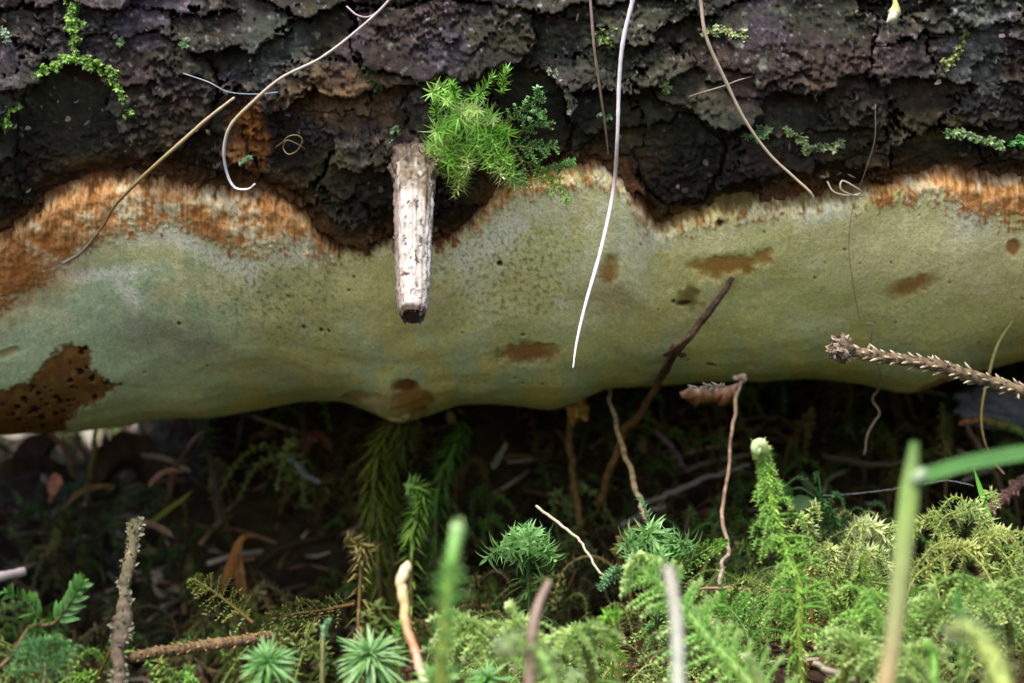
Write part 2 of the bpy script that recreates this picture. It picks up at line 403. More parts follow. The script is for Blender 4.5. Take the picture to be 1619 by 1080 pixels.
def bark_plates():
    nx, ns = 980, 300
    xs = np.linspace(-0.165, 0.165, nx); ss = np.linspace(rad(-8) * R, rad(54) * R, ns)
    X, SS = np.meshgrid(xs, ss)
    x, s = X.ravel(), SS.ravel()
    # plates: cells of jittered seeds, longer along the log
    dx, ds = 0.0158, 0.0092
    seeds = []
    for a, yy in enumerate(np.arange(ss[0] - ds, ss[-1] + ds, ds)):
        for xx in np.arange(-0.175, 0.18, dx):
            seeds.append((xx + (a % 2) * dx / 2 + rng.uniform(-.45, .45) * dx, yy + rng.uniform(-.42, .42) * ds))
    seeds = A(seeds, np.float32); M = len(seeds)
    wx = x + 0.0042 * fbm(x * 75, s * 105, 6, 61, .62); ws = s + 0.0026 * fbm(x * 70, s * 110, 6, 62, .62)
    asp = 2.1
    idx = np.zeros(len(x), int); f1 = np.zeros(len(x)); f2 = np.zeros(len(x))
    for q in range(0, len(x), 40000):
        d = (wx[q:q + 40000, None] - seeds[None, :, 0]) ** 2 + (asp * (ws[q:q + 40000, None] - seeds[None, :, 1])) ** 2
        o = np.argpartition(d, 1, 1)[:, :2]
        dd = np.sqrt(np.take_along_axis(d, o, 1)); sw = dd[:, 0] > dd[:, 1]
        o[sw] = o[sw][:, ::-1]; dd[sw] = dd[sw][:, ::-1]
        idx[q:q + 40000] = o[:, 0]; f1[q:q + 40000] = dd[:, 0]; f2[q:q + 40000] = dd[:, 1]
    edge = f2 - f1
    P0 = cyl(x, s / R, 0.002); u, v = proj(P0)
    hgt = rng.uniform(-0.0012, 0.0032, M + 8); tlt = rng.uniform(0.0, 0.6, M + 8); tlx = rng.uniform(-.12, .12, M + 8)
    ctr = np.concatenate([seeds, np.zeros((8, 2), np.float32)])
    # plates the photograph shows plainly: (centre, radii, height, tilt)
    wv = 0.16 * fbm(u / 40, v / 40, 3, 66)
    special = [((112, 225), (104, 128), -0.0020, 0.10), ((832, 205), (72, 98), -0.0022, 0.05), ((455, 238), (70, 62), 0.0006, 0.12),
               ((1075, 262), (72, 72), -0.0012, 0.1), ((700, 60), (150, 62), 0.0030, 0.2), ((1262, 60), (130, 78), 0.0026, 0.25),
               ((1478, 262), (75, 50), -0.0002, 0.2), ((250, 150), (85, 95), 0.0018, 0.15)]
    for q, ((cu, cv), (ru, rv), hh, tl) in enumerate(special):
        d = np.sqrt(((u - cu) / ru) ** 2 + ((v - cv) / rv) ** 2) + wv
        m = d < 1
        idx[m] = M + q; hgt[M + q] = hh; tlt[M + q] = tl; tlx[M + q] = 0
        e = np.abs(1 - d) * ru * 0.00015
        edge = np.where(m, e, np.minimum(edge, e))
        if m.any(): ctr[M + q] = (x[m].mean(), s[m].mean())
    h = hgt[idx] + tlt[idx] * (s - ctr[idx, 1]) + tlx[idx] * (x - ctr[idx, 0])
    h = h - 0.0007 * np.exp(-edge / 0.0004)
    # thin peeling layers: two generations of small overlapping scales, each tilted with its lower edge lifted
    def scales(cx, cs, seed, amp, tl, wamp, wf):
        a_ = x + wamp * cx * fbm(x * wf, s * wf, 4, seed, .6); b_ = s + wamp * cs * fbm(x * wf, s * wf * 1.3, 4, seed + 1, .6)
        gi = np.floor(a_ / cx).astype(np.int64); gj = np.floor(b_ / cs).astype(np.int64)
        best = np.full(len(x), 9.0); bid = np.zeros(len(x), np.int64); bc = np.zeros(len(x)); sec = np.full(len(x), 9.0)
        for di in (-1, 0, 1):
            for dj in (-1, 0, 1):
                ii, jj = gi + di, gj + dj
                px = (ii + .5 + .9 * (_hash(ii + 5000, jj + 5000, seed + 2) / 4294967296.0 - .5)); py = (jj + .5 + .9 * (_hash(ii + 5000, jj + 5000, seed + 3) / 4294967296.0 - .5))
                d = (a_ / cx - px) ** 2 + (b_ / cs - py) ** 2
                m = d < best
                sec = np.where(m, best, np.minimum(sec, d)); best = np.where(m, d, best); bid = np.where(m, ii * 7919 + jj, bid); bc = np.where(m, py, bc)
        rv = _hash(bid & 0x7fffffff, bid * 0, seed + 4) / 4294967296.0
        pos = b_ / cs - bc
        return amp * (rv - .5) + tl * pos * (.4 + rv), rv, np.sqrt(sec) - np.sqrt(best), pos
    hA, lay, eA, pA = scales(.0066, .0030, 310, .0012, .0009, 1.3, 120)
    hB, layB, eB, pB = scales(.0026, .0012, 330, .0006, .00045, 1.0, 350)
    big = sst(-.25, .25, fbm(x * 45, s * 60, 2, 79))
    h = h + hA * (.15 + 1.05 * big) + hB * (.5 + .7 * sst(-.3, .3, fbm(x * 70, s * 90, 2, 78)))
    h = h + 0.00012 * fbm(x * 1100, s * 1700, 3, 76, .6) + 0.0008 * fbm(x * 40, s * 40, 2, 77)
    h = np.clip(h, -0.003, 0.0066)
    # colour of the bark, with some shade and highlights painted in
    n1 = fbm(x * 60, s * 60, 3, 81); n2 = fbm(x * 25, s * 40, 3, 82); n3 = fbm(x * 400, s * 500, 3, 83)
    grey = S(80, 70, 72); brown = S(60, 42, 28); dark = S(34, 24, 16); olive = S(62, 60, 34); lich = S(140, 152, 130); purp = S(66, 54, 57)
    c = np.tile(grey, (len(x), 1))
    def mixc(c, col, m): return c + (col - c) * np.clip(m, 0, 1)[:, None]
    pv = rng.uniform(0, 1, M + 8)[idx]
    warm = sst(-.1, .45, fbm(x * 30 + 9, s * 42, 4, 95)); mid_ = sst(80, 170, v) * sst(330, 240, v)
    c = mixc(c, purp, lay); c = mixc(c, S(122, 112, 116), .6 * (layB > .82)); c = mixc(c, S(46, 38, 36), .6 * (layB < .25)); c = mixc(c, S(118, 104, 94), .55 * sst(.12, .02, eA) * (pA > .1)); c = mixc(c, brown, (pv > .62) * .7); c = mixc(c, S(90, 66, 46), warm * (.35 + .45 * mid_)); c = mixc(c, S(92, 82, 96), .5 * sst(.1, .6, -fbm(x * 30 + 9, s * 42, 4, 95)) * (1 - mid_))  # palest small scales are painted highlights
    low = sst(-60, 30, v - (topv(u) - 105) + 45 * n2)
    c = mixc(c, brown, low * .85); c = mixc(c, dark, low * sst(-.5, .3, n1) + 0.0)  # lower band browner, and darkened as painted shade under the overhanging plates
    c = mixc(c, olive, .75 * sst(.12, .5, fbm(x * 38, s * 45, 4, 84)))
    c = mixc(c, lich, .65 * sst(.50, .72, fbm(x * 220, s * 260, 3, 85)) * sst(0.0, .45, fbm(x * 30, s * 30, 2, 86)) * (1 - .7 * low))
    for (cu, cv, ru, rv, cc, am) in [(110, 225, 95, 120, dark, .9), (833, 215, 66, 88, dark, .9), (1075, 262, 68, 68, dark, .7), (555, 160, 85, 45, S(134, 104, 66), .75),
                                     (480, 140, 45, 40, S(110, 84, 48), .7), (388, 232, 30, 66, S(176, 112, 52), .95), (1480, 205, 70, 26, S(96, 84, 34), .8),
                                     (560, 265, 70, 50, S(80, 72, 40), .6), (1020, 240, 40, 40, S(100, 78, 44), .6), (430, 75, 60, 70, S(84, 92, 84), .6),
                                     (1395, 190, 90, 35, S(66, 54, 38), .6), (1545, 80, 45, 75, S(112, 122, 112), .6), (960, 95, 45, 60, S(70, 68, 52), .6)]:
        c = mixc(c, cc, am * ell(u, v, cu, cv, ru, rv, soft=.4, warp=.35 * fbm(u / 30, v / 30, 3, 88)))
    c = mixc(c, S(60, 70, 46), .6 * sst(-.05, .45, fbm(x * 22 + 4, s * 30, 4, 98)) * (1 - .6 * low))
    stri = ell(u, v, 388, 232, 34, 70, soft=.3)
    h = h + stri * (0.0004 * perlin(x * 2600, s * 120, 90) - 0.0015)
    c = c * (1 + .22 * n3 + stri * .4 * perlin(x * 2600, s * 120, 91))[:, None].clip(.35, 1.8)
    # mossy green and orange dust just above the fungus
    d_rim = topv(u) - v
    c = mixc(c, S(98, 74, 34), .75 * sst(75, 20, d_rim + 30 * n1) * sst(-.1, .4, n2 + .6 * n3 + .3 * n1)); c = mixc(c, S(176, 172, 184), .7 * sst(.55, .75, fbm(x * 700, s * 900, 2, 96)) * sst(150, 60, v)); c = mixc(c, S(112, 70, 28), .8 * sst(20, -2, d_rim + 16 * n1 + 10 * n3))  # pale bluish specks higher up are painted sky highlights
    h = h - .0026 * sst(34, -4, d_rim + 12 * n1)
    c = c * (.66 + .22 * n2 + .26 * n3 + .16 * (layB > .85))[:, None].clip(.3, 1.1)
    keep = (d_rim > -16 + 9 * fbm(u / 26, v / 26, 2, 93)) & (edge > 0.00012 + 0.0005 * fbm(x * 50, s * 50, 2, 94))
    ph = s / R
    nrml = np.stack([0 * x, -np.cos(ph), -np.sin(ph)], -1)
    V = cyl(x, ph) + nrml * h[:, None]
    base = cyl(x, ph) + nrml * -0.0045
    q = (np.arange(ns - 1)[:, None] * nx + np.arange(nx - 1)[None]).ravel()
    Q = np.stack([q, q + nx, q + nx + 1, q + 1], 1)
    Q = Q[keep[Q].all(1)]
    fi = idx[Q[:, 0]]
    order = np.argsort(fi, kind='stable'); Q = Q[order]; fi = fi[order]
    cuts = np.flatnonzero(np.diff(fi)) + 1
    names = 0
    for Qp in np.split(Q, cuts):
        if len(Qp) < 30: continue
        uv, inv = np.unique(Qp, return_inverse=True); inv = inv.reshape(Qp.shape)
        E = np.concatenate([inv[:, [0, 1]], inv[:, [1, 2]], inv[:, [2, 3]], inv[:, [3, 0]]])
        key = np.sort(E, 1); kk = key[:, 0] * len(uv) + key[:, 1]
        _, first, cnt = np.unique(kk, return_index=True, return_counts=True)
        be = E[first[cnt == 1]]
        bv, binv = np.unique(be, return_inverse=True); binv = binv.reshape(be.shape)
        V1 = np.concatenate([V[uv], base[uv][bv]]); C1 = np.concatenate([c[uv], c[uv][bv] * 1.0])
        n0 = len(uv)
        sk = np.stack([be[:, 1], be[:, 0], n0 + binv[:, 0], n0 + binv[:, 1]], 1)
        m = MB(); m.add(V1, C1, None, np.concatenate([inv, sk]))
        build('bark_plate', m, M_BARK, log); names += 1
    return names
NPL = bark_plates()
m = MB()
for _ in range(1100):
    p_ = cyl(np.array(rng.uniform(-.16, .16)), np.array(rad(rng.uniform(-4, 40))), rng.uniform(.0005, .0040)); n_ = log_normal(p_)
    u_, v_ = proj(p_[None])
    if v_[0] > topv(u_[0]) - 22: continue
    d_ = nrm(rng.standard_normal(3) - .5 * n_ + A([.4, 0, -.3])); g_ = rng.uniform(.35, 1.2)
    leaves(m, p_[None], d_[None], (n_ + .5 * rng.standard_normal(3))[None], rng.uniform(.0006, .0024), rng.uniform(.0005, .0018), rng.uniform(-.5, .5), [S(84, 66, 56), S(66, 50, 40), S(112, 98, 96), S(70, 62, 40)][rng.integers(0, 4)] * g_, S(104, 88, 80) * g_, 2, rng.uniform(-.3, .3))
_u, _v = proj(m.arrays()[0]); build('bark_flakes', m, M_BARK, log)['kind'] = 'stuff'

# ------------------------------------------------------------------ the fungus
def make_fungus():
    nx = 1060
    xs = np.linspace(-0.168, 0.168, nx)
    yt = np.full(nx, 0.5)
    for _ in range(6):
        u = 809.5 + F * xs / yt; v = topv(u) + 5 * fbm(u / 16, u * 0, 4, 97) - 3
        dz = (540 - v) / F; r = R + 0.0015
        a = 1 + dz * dz; b = -2 * YC + 2 * dz * (CZ - ZC); c = YC ** 2 + (CZ - ZC) ** 2 - r * r
        yt = (-b - np.sqrt(np.maximum(b * b - 4 * a * c, 0))) / (2 * a)
    zt = CZ + dz * yt
    yb = 0.578 + 0.010 * perlin(xs * 14, xs * 0, 101)
    ub = 809.5 + F * xs / yb; zb = CZ + (540 - botv(ub)) / F * yb
    ph = np.arcsin((ZC - zt) / r)
    P0 = np.stack([yt, zt], 1); P3 = np.stack([yb, zb], 1)
    ker = np.ones(9) / 9
    L = np.linalg.norm(P3 - P0, axis=1)[:, None]
    T0 = np.stack([np.sin(ph) - .12, -np.cos(ph)], 1)
    P1 = P0 + T0 * L * 0.50; P2 = P3 + A([-1, 0.05]) * L * 0.42
    nf, nb = 275, 36
    t = np.linspace(0, 1, nf)[:, None, None]
    front = (1 - t) ** 3 * P0 + 3 * t * (1 - t) ** 2 * P1 + 3 * t * t * (1 - t) * P2 + t ** 3 * P3
    P6 = P3 + A([0.045, 0.028])
    t2 = np.linspace(0, 1, nb)[1:, None, None]
    back = (1 - t2) ** 3 * P3 + 3 * t2 * (1 - t2) ** 2 * (P3 + A([.018, -.001])) + 3 * t2 * t2 * (1 - t2) * (P6 - A([.0, .012])) + t2 ** 3 * P6
    YZ = np.concatenate([front, back])                     # rows x columns x 2
    ns = len(YZ)
    X = np.tile(xs, (ns, 1))
    d = np.gradient(YZ, axis=0); d = d / np.linalg.norm(d, axis=2, keepdims=True)
    n = np.stack([0 * X, d[..., 1], -d[..., 0]], -1)
    n = n * np.where((n[..., 1:2] < 0) | (n[..., 2:3] < 0), 1, -1)
    P = np.concatenate([X[..., None], YZ], -1)
    tt = np.concatenate([np.linspace(0, 1, nf), 1 + np.linspace(0, 1, nb)[1:]])[:, None] * np.ones((1, nx))
    u, v = proj(P.reshape(-1, 3)); x = X.ravel(); t1 = tt.ravel(); sl = (t1 * 0.10)
    # masks in terms of the photograph, baked into the surface
    nA = fbm(u / 60, v / 60, 4, 111); nB = fbm(u / 22, v / 22, 4, 112); nC = fbm(u / 7, v / 7, 3, 113); nD = fbm(u / 140, v / 110, 3, 114)
    fib = perlin(u / 4.6 + 0.3 * nB, v / 60, 115) + .6 * perlin(u / 2.4, v / 40, 116)
    rim = sst(12, -12, v - grnv(u) + 3 + 20 * nB + 16 * nC + 9 * fib * sst(40, 0, np.abs(v - grnv(u))))                     # orange fibrous rim
    rim_top = sst(26, 0, v - topv(u) + 10 * nB)                            # crumbly dark orange top edge
    grn = S(196, 194, 128); olv = S(192, 180, 108); grey = S(166, 186, 148); mauve = S(128, 112, 104)
    org = S(176, 116, 58); org2 = S(214, 172, 116); rust = S(142, 98, 54); white = S(232, 230, 208); brn = S(102, 72, 36)
    ocr = S(140, 98, 38); pale = S(222, 212, 162)
    c = np.tile(grn, (len(u), 1))
    def mx(col, m):
        nonlocal c
        c = c + (col - c) * np.clip(m, 0, 1)[:, None]
    mx(olv, .5 * sst(-.45, .55, nD + .25 * nB))
    mx(grey, .8 * sst(470, 640, v + 60 * nA) * sst(-.5, .3, nA))
    mx(grey, .9 * ell(u, v, 120, 560, 260, 130, -18, .5, .3 * nA)); mx(grey, .6 * ell(u, v, 150, 480, 120, 50, -30, .6, .3 * nA))
    mx(pale, .5 * sst(-.05, .5, nA + .4 * nB + .25 * nC) * sst(600, 430, v)); mx(pale, .55 * ell(u, v, 1480, 390, 170, 70, 0, .6, .4 * nB)); mx(pale, .5 * ell(u, v, 1120, 370, 90, 30, -10, .6, .4 * nB))
    for (cx, cy, rx, ry, ro, am) in [(260, 530, 80, 26, 12, .38), (320, 560, 60, 18, 15, .2), (440, 590, 60, 14, 0, .25), (690, 470, 40, 80, 0, .12)]:
        mx(mauve, am * ell(u, v, cx, cy, rx, ry, ro, .7, .4 * nA))
    # white bloom
    for (cx, cy, rx, ry, ro, am) in [(165, 436, 52, 9, -6, .9), (200, 465, 30, 12, 40, .8), (118, 408, 34, 9, -38, .9), (250, 372, 60, 14, -4, .6), (300, 385, 50, 14, 28, .75),
                                     (372, 412, 26, 18, 20, .7), (400, 430, 12, 26, 10, .6), (455, 402, 40, 18, 0, .55), (490, 388, 34, 8, 35, .8), (760, 388, 60, 20, -28, .8),
                                     (800, 352, 26, 44, 20, .6), (760, 440, 26, 34, 0, .35), (870, 320, 60, 30, 0, .4), (1015, 380, 30, 24, 20, .6), (890, 478, 12, 6, 0, .8),
                                     (1015, 420, 10, 4, -20, .9), (1300, 335, 40, 14, -10, .6), (1535, 345, 26, 34, 50, .6), (960, 430, 60, 60, 0, .22), (1530, 322, 40, 14, 25, .5), (965, 340, 40, 40, 0, .3)]:
        mx(white, 1.15 * am * ell(u, v, cx, cy, rx * 1.15, ry * 1.15, ro, .7, .5 * nB + .5 * nC) * (0.8 + .5 * sst(-.3, .4, nC)) * sst(-.75, .1, fbm(u / 4, v / 4, 2, 134)))
    # speckle: open pores, darker
    for (cx, cy, rx, ry, am) in [(450, 440, 110, 70, .6), (800, 430, 120, 90, .65), (330, 480, 120, 70, .25), (500, 520, 90, 40, .3), (1250, 400, 150, 70, .22)]:
        mx(S(92, 86, 52), am * ell(u, v, cx, cy, rx, ry, 0, .7, .3 * nA) * sst(.18, .5, nC))
    mx(white, .25 * ell(u, v, 810, 420, 120, 100, 0, .6) * sst(.2, .5, -nC))
    # orange rim with upright fibres
    ro = np.clip(.5 + .6 * fib + .35 * nC + .6 * nB, 0, 1)
    rc = org[None] * (1 - ro[:, None]) + org2[None] * ro[:, None]
    rc = rc + (S(206, 196, 160) - rc) * (.8 * sst(.15, .55, nA + .6 * nB + .5 * nC))[:, None]
    rc = rc + (S(150, 92, 48) - rc) * (.45 * sst(.0, .5, -nA + .3 * nB))[:, None]
    rc = rc + (S(134, 112, 62) - rc) * (.75 * sst(1010, 1060, u) * sst(1390, 1330, u) * sst(-.5, .2, nB + .4 * nC))[:, None]
    c = c + (rc - c) * rim[:, None]
    ct = sst(30, 4, v - topv(u) + 12 * nB) * sst(1050, 980, u); mx(S(190, 172, 130), .5 * ct * sst(.05, .35, nC + .6 * nB)); mx(S(64, 44, 26), .8 * ct * sst(.05, .35, -nC - .3 * nB))
    mx(white, .75 * sst(.3, .55, fbm(u / 9, v / 7, 3, 133)) * sst(34, 6, np.abs(v - grnv(u) - 4)) * sst(-.3, .3, nA + .2))
    mx(S(150, 92, 40), .6 * ell(u, v, 20, 440, 110, 60, -28, .5, .3 * nB)); mx(S(170, 100, 40), .5 * sst(980, 1040, u) * sst(1130, 1060, u) * rim)
    mx(S(120, 70, 28), .85 * rim_top * sst(-.4, .2, nB + .4 * nC)); mx(S(86, 54, 28), .9 * sst(20, 2, v - topv(u) + 8 * nB + 7 * nC + 4 * fib)); mx(S(120, 110, 60), .6 * rim_top * sst(1020, 1080, u) * sst(1420, 1330, u))
    holes = np.zeros(len(u))
    # rusty wounds
    wmask = []
    wound = lambda m, col: (mx(col, m), holes.__iadd__(m), wmask.append(m))
    wound(.95 * ell(u, v, 832, 560, 42, 15, -6, .6, .3 * nB + .12 * nC), rust); wound(.5 * ell(u, v, 862, 550, 26, 8, -10, .4, .3 * nB), rust)
    wound(.9 * ell(u, v, 1442, 454, 36, 14, -22, .65, .25 * nB + .1 * nC), S(158, 108, 54)); wound(.9 * ell(u, v, 963, 428, 13, 23, 8, .6, .25 * nB + .1 * nC), S(164, 118, 58))
    wound(.95 * poly(u, v, [(1088, 421), (1130, 405), (1160, 399), (1185, 402), (1196, 395), (1214, 392), (1216, 413), (1190, 420), (1186, 432), (1168, 428), (1140, 438), (1112, 436), (1092, 428)], 9, 6 * nB + 3 * nC), S(166, 122, 58))
    wound(.8 * ell(u, v, 1601, 391, 11, 13, 20, .3, .2 * nB), S(150, 84, 30)); wound(.7 * ell(u, v, 1478, 612, 30, 10, -15, .4, .3 * nB), S(128, 76, 30))
    wound(.9 * ell(u, v, 650, 632, 32, 24, 10, .3, .3 * nB), S(158, 112, 50)); wound(.9 * ell(u, v, 640, 612, 20, 6, -8, .4, .3 * nB), S(96, 60, 26))
    wound(.7 * ell(u, v, 572, 628, 34, 7, -6, .5, .3 * nB), S(150, 110, 66)); mx(S(172, 140, 90), .5 * ell(u, v, 610, 645, 44, 26, 0, .5))
    wound(.8 * ell(u, v, 1092, 470, 18, 16, 30, .5, .5 * nB), S(116, 98, 44)); wound(.95 * ell(u, v, 1081, 478, 12, 4, -8, .3), S(60, 42, 20))
    wound(.9 * ell(u, v, 1124, 570, 8, 3, 10, .3), S(84, 52, 24)); mx(S(150, 120, 92), .35 * ell(u, v, 965, 470, 40, 30, 0, .6, .5 * nC))
    wound(.9 * ell(u, v, 12, 560, 20, 6, -20, .6, .3 * nB), S(160, 150, 100))
    lb = poly(u, v, [(-60, 640), (0, 616), (60, 592), (85, 560), (110, 544), (138, 553), (150, 582), (165, 600), (192, 606), (150, 632), (118, 650), (103, 692), (60, 720), (-60, 720)], 7, 6 * nB + 5 * nC)
    mx(brn, lb); mx(S(128, 94, 46), lb * .7 * sst(.0, .5, nB)); mx(S(90, 78, 34), lb * .5 * ell(u, v, 70, 620, 40, 25, 0, .6))
    holes = holes + .8 * lb
    r2 = np.random.default_rng(4)
    spot = [(130, 556), (128, 562), (160, 582), (153, 586), (128, 588), (112, 600), (145, 598), (190, 606), (170, 604), (62, 622), (90, 628), (150, 626), (5, 640), (28, 643),
            (55, 648), (48, 653), (66, 660), (95, 634), (115, 610), (170, 620), (88, 655), (30, 665), (68, 678), (42, 676), (98, 668), (108, 632), (52, 612), (38, 630), (100, 650), (74, 640), (20, 656)]
    pits = [(a, b_, r2.uniform(2.2, 4.6)) for a, b_ in spot] + [(r2.uniform(0, 175), r2.uniform(575, 690), r2.uniform(1.2, 2.6)) for _ in range(45)]
    dk = np.zeros(len(u))
    for _ in range(36):
        a, b_ = r2.uniform(0, 1619), r2.uniform(330, 620); dk = np.maximum(dk, .8 * sst(1.4, .7, np.hypot(u - a, v - b_) / r2.uniform(.9, 2.0)) * (1 - rim))
    for (a, b_, rr) in pits:
        dk = np.maximum(dk, lb * (np.hypot((u - a) * .9, v - b_) < rr * 1.15 * (1 + .3 * nC)))
    for (a, b_, rr) in [(790, 417, 4.5), (1138, 352, 5), (827, 530, 2.5), (283, 512, 3), (552, 457, 2), (560, 437, 2), (540, 420, 1.6), (480, 517, 3), (508, 521, 3), (520, 522, 2.5), (1065, 475, 3), (328, 580, 2)]:
        dk = np.maximum(dk, sst(1.3, .8, np.hypot(u - a, v - b_) / rr))
    mx(S(200, 196, 150), .8 * ell(u, v, 282, 506, 8, 8, 0, .4) * (1 - dk))
    mx(S(30, 22, 12), dk * .95)
    # horizontal growth lines low down
    gl = perlin(u / 90 + v / 300, (v + .06 * u) / 5.0, 130)
    c = c * (1 + .03 * gl * sst(520, 600, v) + .06 * nC + .03 * nB + .13 * perlin(u / 2.6, v / 2.6, 131) + .06 * perlin(u / 12, v / 9, 136) - .16 * sst(.35, .6, fbm(u / 5, v / 4, 2, 135)) * sst(-.2, .5, nA + .3 * nB) * sst(620, 520, v))[:, None]
    # relief
    disp = 0.0011 * fbm(x * 26, sl * 26, 3, 141) + 0.00012 * fbm(x * 120, sl * 120, 3, 142) + rim * (0.00022 * fib + .0004 * nB + .00008 * nC + 0.0006)
    disp = disp - 0.0006 * sst(0, 1, holes) - 0.0006 * dk + 0.00005 * nC - 0.0055 * np.exp(-(t1 / .018) ** 2) + 0.0008 * rim_top * nB
    disp = disp + 0.001 * ell(u, v, 640, 648, 60, 26, 0, .9) + 0.0012 * ell(u, v, 1180, 560, 180, 50, 0, .9)
    V = P.reshape(-1, 3) + n.reshape(-1, 3) * disp[:, None]
    q = (np.arange(ns - 1)[:, None] * nx + np.arange(nx - 1)[None]).ravel()
    Q = np.stack([q, q + nx, q + nx + 1, q + 1], 1); c = c.clip(.01, .9)
    root = thing('crust_fungus', (0, 0.52, 0.085), 'broad pale green crust fungus with orange fibrous rim under the log', 'fungus')
    part = np.where(rim > .55, 1, 0)
    part[lb > .5] = 2
    for k_, w_ in enumerate(wmask):
        cells = set(np.flatnonzero(w_ > .45).tolist()); best = []
        while cells:
            st_ = [cells.pop()]; comp = []
            while st_:
                a_ = st_.pop(); comp.append(a_)
                for b_ in (a_ - 1, a_ + 1, a_ - nx, a_ + nx):
                    if b_ in cells: cells.discard(b_); st_.append(b_)
            if len(comp) > len(best): best = comp
        if len(best) > 20: part[best] = 3 + k_
    fp_ = part[Q[:, 0]]
    for k_ in np.unique(fp_):
        Qk = Q[fp_ == k_]
        if len(Qk) < 12: Qk = Qk[:0]
        if not len(Qk): continue
        uv_, inv = np.unique(Qk, return_inverse=True)
        m = MB(); m.add(V[uv_], c[uv_], None, inv.reshape(Qk.shape))
        o = build('pore_layer' if k_ == 0 else 'fibrous_rim' if k_ == 1 else 'bare_patch' if k_ == 2 else 'rusty_wound', m, M_FUNG, root)
        if k_ == 1: o['label'] = 'orange fibrous upper rim of the crust'
        if k_ == 2: o['label'] = 'brown bare patch peppered with black holes'
    uu, vv = proj(V)
    return root, V[::1], uu, vv, t1
FUN, FV, FU, FVv, FT = make_fungus()

def on_fungus(u, v, off=0.0):
    m = FT < 1.02
    k = np.argmin(np.where(m, (FU - u) ** 2 + (FVv - v) ** 2, 1e18)); p = FV[k]
    return p + nrm(A([0, 0, CZ]) - p) * off
